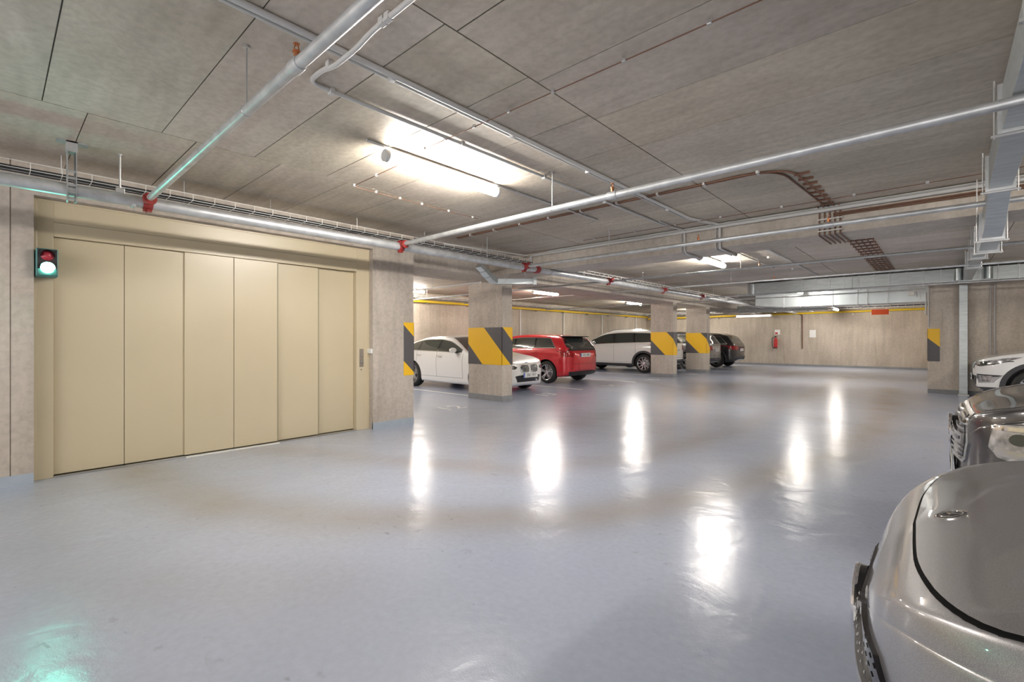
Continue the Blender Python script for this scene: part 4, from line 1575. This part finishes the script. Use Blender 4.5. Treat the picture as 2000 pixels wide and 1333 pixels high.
SEDAN = dict(L=4.53, W=.90, R=.335, wheels=(.86, 3.53), tumble=.40, cf=.75, cr=.5, pf=2.6,
             top=[(0, .60), (.03, .68), (.10, .735), (.5, .84), (1.0, .925), (1.35, .985), (1.75, 1.20), (2.1, 1.36), (2.55, 1.42), (3.05, 1.40), (3.55, 1.29), (3.95, 1.15), (4.25, 1.07), (4.45, 1.02), (4.53, .84)],
             belt=[(0, .57), (.1, .68), (.5, .79), (1.2, .885), (1.45, .925), (3.4, .975), (4.2, 1.0), (4.45, .97), (4.53, .8)],
             low=[(0, .40), (.05, .25), (.2, .17), (.6, .155), (4.0, .17), (4.4, .25), (4.53, .42)])
HATCH = dict(L=4.36, W=.90, R=.33, wheels=(.86, 3.54), tumble=.36, cf=.7, cr=.45,
             top=[(0, .62), (.03, .71), (.10, .77), (.5, .89), (1.05, 1.0), (1.45, 1.2), (1.85, 1.39), (2.2, 1.455), (2.7, 1.475), (3.4, 1.45), (3.85, 1.40), (3.98, 1.33), (4.12, 1.15), (4.25, 1.0), (4.33, .88), (4.36, .66)],
             belt=[(0, .59), (.1, .70), (.5, .84), (1.05, .93), (3.8, 1.02), (4.12, 1.0), (4.25, .93), (4.33, .82), (4.36, .62)],
             low=[(0, .40), (.05, .25), (.2, .18), (.6, .17), (3.9, .19), (4.25, .27), (4.36, .40)])
SUV = dict(L=4.70, W=.945, R=.365, wheels=(.90, 3.76), tumble=.30, cf=.7, cr=.45, gap=.06,
           top=[(0, .70), (.03, .82), (.10, .90), (.33, .985), (.7, 1.06), (1.15, 1.13), (1.55, 1.36), (1.95, 1.57), (2.3, 1.65), (2.9, 1.68), (3.7, 1.66), (4.15, 1.61), (4.3, 1.53), (4.46, 1.28), (4.60, 1.12), (4.67, .98), (4.70, .72)],
           belt=[(0, .66), (.1, .83), (.5, .95), (1.15, 1.03), (4.2, 1.12), (4.46, 1.10), (4.60, 1.03), (4.67, .90), (4.70, .68)],
           low=[(0, .48), (.05, .32), (.2, .25), (.7, .23), (4.1, .24), (4.5, .32), (4.70, .46)])


def sc_profile(P, **kw):
    Q = dict(P)
    Q.update(kw)
    return Q


def stretch(P, L=None, hz=1.0, zo=0.0, **kw):
    k = (L or P['L']) / P['L']
    Q = dict(P)
    Q['L'] = P['L'] * k
    for n in ('top', 'belt', 'low'):
        Q[n] = [(u * k, z * hz + zo) for u, z in P[n]]
    Q['wheels'] = tuple(u * k for u in P['wheels'])
    Q.update(kw)
    return Q


# ---- 1. white saloon (nose towards the lane)
def white_saloon():
    P = SEDAN
    c = base_car('saloon_car', 'white four-door saloon parked nose out behind the nearest pillar', P, M['p_white'], (-7.40 - P['L'] / 2, 8.78, 0), PI, dict(n=5, m='rim', split=(-.2, .2), w=.022))
    c.windows(1.52, 3.98, (2.46, 3.28), trim='satin', tail_slant=.42)
    c.screens(1.42, 2.12, 3.3, 3.98)
    c.door_seams((1.45, 2.48, 3.35), .33, chrome=M['chrome'])
    c.mirrors(1.68, .05)
    # kidney grille: two frames with upright bars
    for sd in (-1, 1):
        fr_ = [(sd * .025, .64), (sd * .05, .675), (sd * .27, .685), (sd * .315, .64), (sd * .30, .555), (sd * .24, .505), (sd * .06, .505), (sd * .025, .545)]
        g = c.decal('kidney_grille', fr_, 'F', M['chrome'], .012, res=.03)
        k = [(y * .9 + sd * .017, (z - .595) * .82 + .595) for y, z in fr_]
        c.decal('grille_opening', k, 'F', M['gloss_black'], .016, g, res=.03)
        for j in range(7):
            y = sd * (.065 + j * .035)
            c.decal('grille_bar', [(y - .005, .52), (y + .005, .52), (y + .005, .672), (y - .005, .672)], 'F', M['satin'], .03, g, res=.04, depth=.0)
        hl = c.decal('headlamp', [(sd * .40, .63), (sd * .46, .585), (sd * .66, .60), (sd * .80, .66), (sd * .80, .70), (sd * .64, .672), (sd * .46, .665)], 'F', M['glass'], .006, res=.03)
        c.decal('lamp_unit', [(sd * .50, .605), (sd * .60, .61), (sd * .60, .655), (sd * .50, .65)], 'F', M['lens_clear'], .010, hl, res=.03)
        c.decal('air_curtain', [(sd * .56, .46), (sd * .74, .50), (sd * .74, .36), (sd * .62, .28), (sd * .56, .36)], 'F', M['black'], .005, res=.03)
    c.decal('lower_intake', [(-.46, .42), (-.40, .28), (.40, .28), (.46, .42), (.34, .44), (-.34, .44)], 'F', M['gloss_black'], .006, res=.03)
    c.numberplate('F', 0, .44, '3AE 1957', .03)
    mb = MB()
    h = c.cast('T', .115, 0)
    mb.tube([h[0] + Vector((0, 0, -.004)), h[0] + Vector((0, 0, .006))], .04, 20)
    mb.build('bonnet_roundel', M['plate_blue'], c.root, smooth=True)
    for sd in (-1, 1):
        c.decal('tail_lamp', [(sd * .45, .90), (sd * .82, .88), (sd * .82, .97), (sd * .45, .97)], 'B', M['lens_red'], .005)
    c.numberplate('B', 0, .72, '3AE 1957', .01)
    c.decal('rear_apron', [(-.7, .32), (.7, .32), (.7, .46), (-.7, .46)], 'B', M['black'], .005)
    c.strip('bonnet_seam', [(.14, -.42), (.3, -.66), (1.2, -.74)], 'T', M['black'], .007)
    c.strip('bonnet_seam', [(.14, .42), (.3, .66), (1.2, .74)], 'T', M['black'], .007)
    return c


# ---- generic rear detailing (hatch / suv)
def rear_suite(c, zl, z1, yin, plate_z, txt, glass, bumper=.0, lamp='lens_red', cl=False, lamp_shape=None):
    for sd in (-1, 1):
        sh = lamp_shape or [(yin, zl), (c.W * .96, zl + .01), (c.W * .96, z1 + .03), (yin + .06, z1)]
        t_ = c.decal('tail_lamp', [(sd * y, z) for y, z in sh], 'B', M[lamp], .007, res=.03)
        pr = 'L' if sd < 0 else 'R'
        c.decal('tail_lamp_side', [(c.L - .36, z1 - .0), (c.L - .02, z1 + .0), (c.L - .0, zl), (c.L - .20, zl + .02)], pr, M[lamp], .007, t_, res=.03)
    c.numberplate('B', 0, plate_z, txt, .01)
    if glass:
        c.screens(*glass[:4], rear_poly=glass[4])


def red_hatch():
    P = HATCH
    c = base_car('hatchback_car', 'bright red hatchback parked tail out next to the white saloon', P, M['p_red'], (-7.85 - P['L'] / 2, 11.92, 0), 0, dict(n=5, m='rim', split=(-.16, .16), w=.03))
    c.windows(1.38, 3.86, (2.28, 3.10), trim='satin', tail_slant=.24)
    c.decal('rear_glass_surround', [(-.74, .97), (.74, .97), (.72, 1.10), (.60, 1.40), (-.60, 1.40), (-.72, 1.10)], 'B', M['gloss_black'], .003, res=.05)
    c.screens(1.15, 1.9, 0, 0, rear_poly=[(-.62, 1.0), (.62, 1.0), (.62, 1.10), (.52, 1.36), (-.52, 1.36), (-.62, 1.10)])
    MB().add([(4.0 - 2.18 + x, y, z) for x, y, z in ((-.18, -.54, 1.41), (-.18, .54, 1.41), (.14, .50, 1.40), (.14, -.50, 1.40), (-.18, -.54, 1.375), (-.18, .54, 1.375), (.14, .50, 1.375), (.14, -.50, 1.375))],
             [(0, 3, 2, 1), (4, 5, 6, 7), (0, 1, 5, 4), (1, 2, 6, 5), (2, 3, 7, 6), (3, 0, 4, 7)]).build('roof_spoiler', M['gloss_black'], c.root, bevel=.01)
    rear_suite(c, .78, .95, .52, .84, '5AZ 1982', None, lamp_shape=[(.50, .86), (.62, .83), (.80, .80), (.86, .80), (.86, .97), (.62, .96)])
    c.decal('rear_apron', [(-.66, .22), (.66, .22), (.74, .36), (.40, .37), (-.40, .37), (-.74, .36)], 'B', M['black'], .008)
    c.strip('tailgate_seam', [(-.60, .98), (-.62, .58), (.62, .58), (.60, .98)], 'B', M['black'], .008)
    c.door_seams((1.35, 2.3, 3.2), .32)
    c.strip('shoulder_line', [(1.2, .80), (3.4, .86), (4.1, .88)], 'L', M['p_red'], .01, .004)
    c.mirrors(1.55, .05)
    for sd in (-1, 1):
        c.decal('headlamp', [(sd * .45, .64), (sd * .82, .68), (sd * .82, .77), (sd * .45, .72)], 'F', M['lens_clear'], .006)
    c.decal('front_grille', [(-.42, .52), (.42, .52), (.46, .68), (-.46, .68)], 'F', M['gloss_black'], .006)
    c.decal('lower_intake', [(-.6, .27), (.6, .27), (.6, .42), (-.6, .42)], 'F', M['black'], .006)
    c.numberplate('F', 0, .46, '5AZ 1982', .02)
    for sd in (-1, 1):
        h = c.cast('B', sd * .62, .46)
        MB().box(h[0].x, h[0].x + .008, sd * .62 - .05, sd * .62 + .05, .45, .48).build('rear_reflector', M['lens_red'], c.root)
    return c


def suv(name, label, paint, loc, rotz, L=4.70, hz=1.0, txt='2AB 4471', style=None, clad=True, W=.945, front=None, rail='satin', zo=0, trim='satin'):
    P = stretch(SUV, L, hz, zo, W=W)
    k = L / SUV['L']
    c = base_car(name, label, P, paint, loc, rotz, style or dict(n=5, m='rim', split=(-.17, .17), w=.03))
    c.windows(1.45 * k, 4.28 * k, (2.48 * k, 3.36 * k), trim=trim, tail_slant=.30, topk=.72)
    zt = P['top'][12][1]
    c.screens(1.25 * k, 1.98 * k, 0, 0, rear_poly=[(-.62, 1.13 * hz), (.62, 1.13 * hz), (.56, 1.50 * hz), (-.56, 1.50 * hz)])
    rear_suite(c, .86 * hz, 1.04 * hz, .46, .86 * hz, txt, None)
    c.decal('rear_apron', [(-.80, .26), (.80, .26), (.86, .52), (-.86, .52)], 'B', M['dark_cladding'], .008)
    c.decal('rear_skid', [(-.40, .28), (.40, .28), (.46, .38), (-.46, .38)], 'B', M['satin'], .014)
    c.strip('tailgate_seam', [(-.66, 1.10 * hz), (-.64, .60), (.64, .60), (.66, 1.10 * hz)], 'B', M['black'], .008)
    c.door_seams((1.42 * k, 2.5 * k, 3.42 * k), .40, chrome=None)
    c.mirrors(1.62 * k, .05)
    if clad:
        c.cladding()
    if rail:
        c.rails(2.1 * k, 4.0 * k, rail)
    if front:
        front(c, hz)
    else:
        for sd in (-1, 1):
            c.decal('headlamp', [(sd * .46, .74 * hz), (sd * .84, .78 * hz), (sd * .84, .86 * hz), (sd * .46, .84 * hz)], 'F', M['lens_clear'], .006)
        c.decal('front_grille', [(-.42, .58), (.42, .58), (.44, .80 * hz), (-.44, .80 * hz)], 'F', M['gloss_black'], .006)
        c.numberplate('F', 0, .5, txt, .02)
    return c


white_saloon()
red_hatch()
star5 = dict(n=5, m='rim', split=(-.30, .30), root=.0, w=.028)
suv('suv_car', 'white SUV with dark arches parked tail out between red hatchback and far pillars', M['p_white'], (-7.56 - 2.42, 17.88, 0), 0, 4.84, 1.025, '6AC 2214', star5)
suv('suv_car', 'mid grey SUV mostly hidden behind the farthest pillar', M['p_grey'], (-7.12 - 2.3, 20.95, 0), 0, 4.60, .985, '1AM 5520', None, W=.93, rail=None)
suv('suv_car', 'very dark grey SUV with red lamps, last in the row by the far wall', M['p_dark'], (-6.95 - 2.2, 23.75, 0), 0, 4.40, .95, '7AL 5083', None, W=.92, rail='gloss_black')


# ---- front of the white crossover at the right
def crossover_front(c, hz):
    for sd in (-1, 1):
        hl = c.decal('headlamp', [(sd * .36, .775), (sd * .60, .755), (sd * .80, .80), (sd * .90, .885), (sd * .84, .885), (sd * .60, .85), (sd * .36, .84)], 'F', M['glass'], .006, res=.03)
        pr = 'L' if sd < 0 else 'R'
        c.decal('headlamp_side', [(.18, .80), (.42, .86), (.66, .96), (.40, .93), (.2, .88)], pr, M['lens_clear'], .007, hl, res=.03)
        c.decal('lamp_unit', [(sd * .46, .785), (sd * .58, .79), (sd * .58, .835), (sd * .46, .83)], 'F', M['lens_clear'], .010, hl, res=.03)
        fg = c.decal('fog_lamp_pod', [(sd * .48, .50), (sd * .84, .57), (sd * .86, .60), (sd * .52, .60)], 'F', M['gloss_black'], .007, res=.03)
        c.decal('fog_lamp_bezel', [(sd * .46, .60), (sd * .87, .60), (sd * .80, .45), (sd * .54, .42)], 'F', M['satin'], .005, res=.03)
        c.decal('fog_lamp', [(sd * .54, .58), (sd * .80, .58), (sd * .76, .47), (sd * .58, .45)], 'F', M['lens_clear'], .010, fg, res=.03)
    g = c.decal('front_grille', [(-.30, .72), (-.27, .70), (.27, .70), (.30, .72), (.34, .84), (-.34, .84)], 'F', M['gloss_black'], .008, res=.03)
    for j in range(5):
        z = .72 + j * .024
        c.decal('grille_bar', [(-.30, z), (.30, z), (.30, z + .008), (-.30, z + .008)], 'F', M['satin'], .016, g, res=.05)
    c.decal('lower_intake', [(-.42, .38), (.42, .38), (.46, .56), (-.46, .56)], 'F', M['black'], .007)
    c.decal('bumper_lip', [(-.8, .24), (.8, .24), (.88, .36), (.4, .33), (-.4, .33), (-.88, .36)], 'F', M['dark_cladding'], .009)
    c.numberplate('F', 0, .52, '4AK 3308', .02)


suv('crossover_car', 'white crossover parked nose out against the right hand wall', M['p_white'], (0.50 + 2.2, 14.05, 0), 0, 4.40, .985, '4AK 3308', None, W=.925, front=crossover_front, rail=None)


# ---- black SUV with star grille
def star_front(c, hz):
    L2 = c.L / 2
    fr_ = [(-.47, .60), (-.42, .57), (.42, .57), (.47, .60), (.50, .70), (.46, .84), (.40, .865), (-.40, .865), (-.46, .84), (-.50, .70)]
    g = c.decal('front_grille', fr_, 'F', M['satin'], .008, res=.03, depth=.03)
    c.decal('grille_opening', [(y * .93, (z - .715) * .88 + .715) for y, z in fr_], 'F', M['gloss_black'], .011, g, res=.03)
    for j in range(9):
        z = .60 + j * .028
        if .67 < z < .76:
            continue
        for sd in (-1, 1):
            c.decal('grille_bar', [(sd * .12, z), (sd * .44, z), (sd * .44, z + .010), (sd * .12, z + .010)], 'F', M['satin'], .019, g, res=.05)
    c.decal('grille_wing', [(-.45, .685), (.45, .685), (.45, .745), (-.45, .745)], 'F', M['satin'], .024, g, res=.04)
    for sd in (-1, 1):
        c.decal('wing_slot', [(sd * .20, .705), (sd * .42, .705), (sd * .42, .725), (sd * .20, .725)], 'F', M['gloss_black'], .028, g, res=.04)
    h = c.cast('F', 0, .705)
    x = h[0].x - .027
    MB().lathe([(.095, .01), (.095, .035), (.02, .035)], (x, 0, .705), 'x', 28).build('badge_disc', M['gloss_black'], g, smooth=True)
    star_emblem(MB(), (x, 0, .705), .095, (-1, 0, 0), (0, 0, 1)).build('star_emblem', M['chrome'], g, smooth=True)
    for sd in (-1, 1):
        hl = c.decal('headlamp', [(sd * .67, .72), (sd * .72, .675), (sd * .84, .66), (sd * .92, .72), (sd * .92, .86), (sd * .80, .855), (sd * .68, .84)], 'F', M['lens_clear'], .006, res=.025)
        c.decal('lamp_reflector', [(sd * .70, .70), (sd * .76, .685), (sd * .88, .70), (sd * .90, .735), (sd * .78, .725), (sd * .71, .735)], 'F', M['satin'], .010, hl, res=.02)
        circ = [(sd * .79 + .030 * math.cos(q * PI / 8), .785 + .030 * math.sin(q * PI / 8)) for q in range(16)]
        c.decal('projector_lens', circ, 'F', M['glass'], .012, hl, res=.02)
        c.decal('daylight_bar', [(sd * .69, .815), (sd * .86, .835), (sd * .86, .85), (sd * .70, .835)], 'F', M['chrome'], .012, hl, res=.02)
        pr = 'L' if sd < 0 else 'R'
        c.decal('headlamp_side', [(.14, .70), (.24, .69), (.42, .76), (.48, .875), (.30, .87), (.16, .845)], pr, M['lens_clear'], .007, hl, res=.03)
        c.decal('daylight_bar', [(.14, .835), (.30, .858), (.44, .862), (.44, .85), (.30, .842), (.14, .82)], pr, M['chrome'], .012, hl, res=.03)
        c.decal('side_intake', [(sd * .56, .40), (sd * .80, .46), (sd * .82, .56), (sd * .60, .54)], 'F', M['black'], .007, res=.03)
        c.decal('intake_trim', [(sd * .50, .36), (sd * .86, .42), (sd * .86, .44), (sd * .50, .39)], 'F', M['chrome'], .014, res=.03)
    c.decal('lower_intake', [(-.45, .34), (.45, .34), (.48, .50), (-.48, .50)], 'F', M['black'], .007)
    c.decal('skid_plate', [(-.6, .27), (.6, .27), (.6, .33), (-.6, .33)], 'F', M['chrome'], .012)
    c.numberplate('F', 0, .50, '8AD 6120', .015)
    c.strip('bonnet_seam', [(.12, -.50), (.2, -.62), (.5, -.76), (1.2, -.80)], 'T', M['black'], .009)
    c.strip('bonnet_seam', [(.12, .50), (.2, .62), (.5, .76), (1.2, .80)], 'T', M['black'], .009)


suv('suv_car', 'glossy black SUV with star grille parked behind the silver-grey bonnet', M['p_black'], (0.07 + 2.35, 4.3, 0), 0, 4.70, .985, '8AD 6120', None, W=.95, front=star_front, rail='satin')


# ---- silver-grey compact in the foreground
def silver():
    P = dict(L=4.50, W=.918, R=.335, wheels=(.86, 3.56), tumble=.38, cf=.72, cr=.5, pf=2.9, dense=1.9,
             top=[(0, .610), (.02, .665), (.05, .71), (.09, .747), (.16, .785), (.3, .83), (.6, .885), (1.0, .94), (1.3, .985), (1.7, 1.20), (2.05, 1.36), (2.5, 1.44), (3.1, 1.42), (3.7, 1.36), (4.0, 1.24), (4.25, 1.08), (4.42, .98), (4.50, .7)],
             belt=[(0, .59), (.05, .665), (.12, .71), (.3, .755), (.6, .81), (1.2, .885), (3.6, .99), (4.2, 1.0), (4.42, .90), (4.50, .66)],
             low=[(0, .46), (.03, .36), (.08, .25), (.25, .16), (.7, .15), (3.9, .17), (4.35, .25), (4.50, .42)])
    c = base_car('compact_car', 'silver-grey car with round bonnet badge in the right foreground', P, M['p_silver'], (-0.155 + P['L'] / 2, 1.84, 0), 0, dict(n=5, m='rim', split=(-.2, .2), w=.026))
    c.windows(1.45, 3.95, (2.35, 3.2), trim='satin', tail_slant=.36)
    c.screens(1.35, 2.05, 0, 0, rear_poly=[(-.6, 1.06), (.6, 1.06), (.5, 1.33), (-.5, 1.33)])
    c.door_seams((1.42, 2.38, 3.25), .33)
    c.mirrors(1.62, .05)
    # bonnet as its own panel with a dark shut line
    gap = pchip([(0, .103), (.3, .114), (.5, .143), (.62, .180), (.69, .225), (.725, .285), (.742, .36)])
    front_ = []
    for k in range(-20, 21):
        y = math.copysign(.742 * (1 - (1 - abs(k) / 20) ** 1.5), k)
        front_.append((gap(abs(y)), y))
    front_.append((1.22, .775))
    front_.append((1.30, 0))
    front_.append((1.22, -.775))
    ed = front_[:41]
    path = [(1.22, -.775)] + ed + [(1.22, .775)]
    bn = c.decal('bonnet', front_, 'T', M['p_silver'], .006, res=.022, depth=.002, skirt=M['shut'])
    c.strip('bonnet_shut_line', path, 'T', M['shut'], .018, .002, bn, .012)
    h = c.cast('T', .180, 0)
    nrm = h[1]
    up = Vector((1, 0, 0))
    mb = MB()
    p = h[0] + nrm * .006
    mb.tube([h[0] + nrm * .002, h[0] + nrm * .008], .037, 28)
    disc = mb.build('bonnet_badge', M['black'], bn, smooth=True)
    star_emblem(MB(), p + nrm * .003, .026, nrm, up, rt=.09).build('star_emblem', M['chrome'], disc, smooth=True)
    rg = MB()
    a_ = nrm.cross(Vector((0, 1, 0))).normalized()
    b_ = nrm.cross(a_)
    rg.tube([p + nrm * .001 + (a_ * math.cos(2 * PI * k / 40) + b_ * math.sin(2 * PI * k / 40)) * .0375 for k in range(41)], .003, 8, caps=False)
    rg.build('badge_ring', M['chrome'], disc, smooth=True)
    # front face
    fr_ = [(-.56, .44), (-.50, .37), (.50, .37), (.56, .44), (.59, .54), (.50, .588), (-.50, .588), (-.59, .54)]
    g = c.decal('front_grille', fr_, 'F', M['gloss_black'], .012, res=.03, depth=.02)
    for r_ in range(6):
        for q in range(-13, 14):
            y = q * .040 + (.02 if r_ % 2 else 0)
            z = .40 + r_ * .032
            if abs(y) < .54 and not (abs(y) < .13) and not .475 < z < .51:
                h = c.cast('F', y, z)
                if h:
                    MBx = GR
                    cpt = h[0] + Vector((-.020, 0, 0))
                    MBx.add([(cpt.x, y - .010, z), (cpt.x, y, z + .007), (cpt.x, y + .010, z), (cpt.x, y, z - .007), (cpt.x - .004, y, z)],
                            [(0, 4, 1), (1, 4, 2), (2, 4, 3), (3, 4, 0)])
    GR.build('grille_mesh', M['stud'], g)
    h = c.cast('F', 0, .50)
    x = h[0].x - .035
    MB().lathe([(.105, .02), (.105, 0), (.02, -.002)], (x, 0, .482), 'x', 32).build('badge_disc', M['gloss_black'], g, smooth=True)
    star_emblem(MB(), (x - .004, 0, .482), .10, (-1, 0, 0), (0, 0, 1)).build('star_emblem', M['chrome'], g, smooth=True)
    c.decal('grille_louvre', [(-.54, .480), (.54, .480), (.54, .502), (-.54, .502)], 'F', M['satin'], .026, g, res=.04)
    for sd in (-1, 1):
        hl = c.decal('headlamp', [(sd * .66, .575), (sd * .74, .565), (sd * .84, .62), (sd * .87, .70), (sd * .80, .70), (sd * .68, .645)], 'F', M['lens_clear'], .006, res=.025)
        pr = 'L' if sd < 0 else 'R'
        c.decal('headlamp_side', [(.14, .60), (.30, .64), (.52, .73), (.42, .735), (.18, .67)], pr, M['lens_clear'], .006, hl, res=.025)
        c.decal('side_intake', [(sd * .52, .26), (sd * .78, .28), (sd * .80, .44), (sd * .66, .46)], 'F', M['black'], .007, res=.03)
    c.decal('lower_intake', [(-.50, .22), (.50, .22), (.54, .34), (-.54, .34)], 'F', M['black'], .008)
    # plate carrier, bowed plate and tow-eye cap
    pc = MB()
    xq = -c.L / 2 + .014
    pc.box(xq - .012, xq + .05, -.27, .27, .355, .505)
    pco = pc.build('plate_carrier', M['black'], c.root, bevel=.006)
    pv = MB()
    n = 16
    vv = []
    for k in range(n + 1):
        y = -.26 + .52 * k / n
        bow = -.030 * (1 - (y / .26) ** 2)
        xx = xq - .014 + bow
        for dx in (0, -.002):
            for z in (.38, .49):
                vv.append((xx + dx, y, z))
    ff = []
    for k in range(n):
        a, b = k * 4, (k + 1) * 4
        ff += [(a, a + 1, b + 1, b), (a + 2, b + 2, b + 3, a + 3), (a + 1, a + 3, b + 3, b + 1), (a, b, b + 2, a + 2)]
    ff += [(0, 2, 3, 1), (n * 4, n * 4 + 1, n * 4 + 3, n * 4 + 2)]
    pv.add(vv, ff)
    po = pv.build('number_plate', M['plate'], c.root, smooth=True)
    mt = Matrix.Translation((xq - .049, -.02, .435)) @ Matrix.Rotation(-PI / 2, 4, 'Z') @ Matrix.Rotation(PI / 2, 4, 'X')
    tx = text_obj('plate_text', '9AB 2763', .085, M['text_black'], po, mt, sx=.8)
    for v_ in tx.data.vertices:
        v_.co.x = (v_.co.x - (xq - .049)) + xq - .0172 - .030 * (1 - min(1, (v_.co.y / .26) ** 2))
    rear_suite(c, .80, .93, .46, .80, '9AB 2763', None)
    c.decal('rear_apron', [(-.66, .24), (.66, .24), (.72, .38), (-.72, .38)], 'B', M['black'], .008)
    return c


GR = MB()
silver()
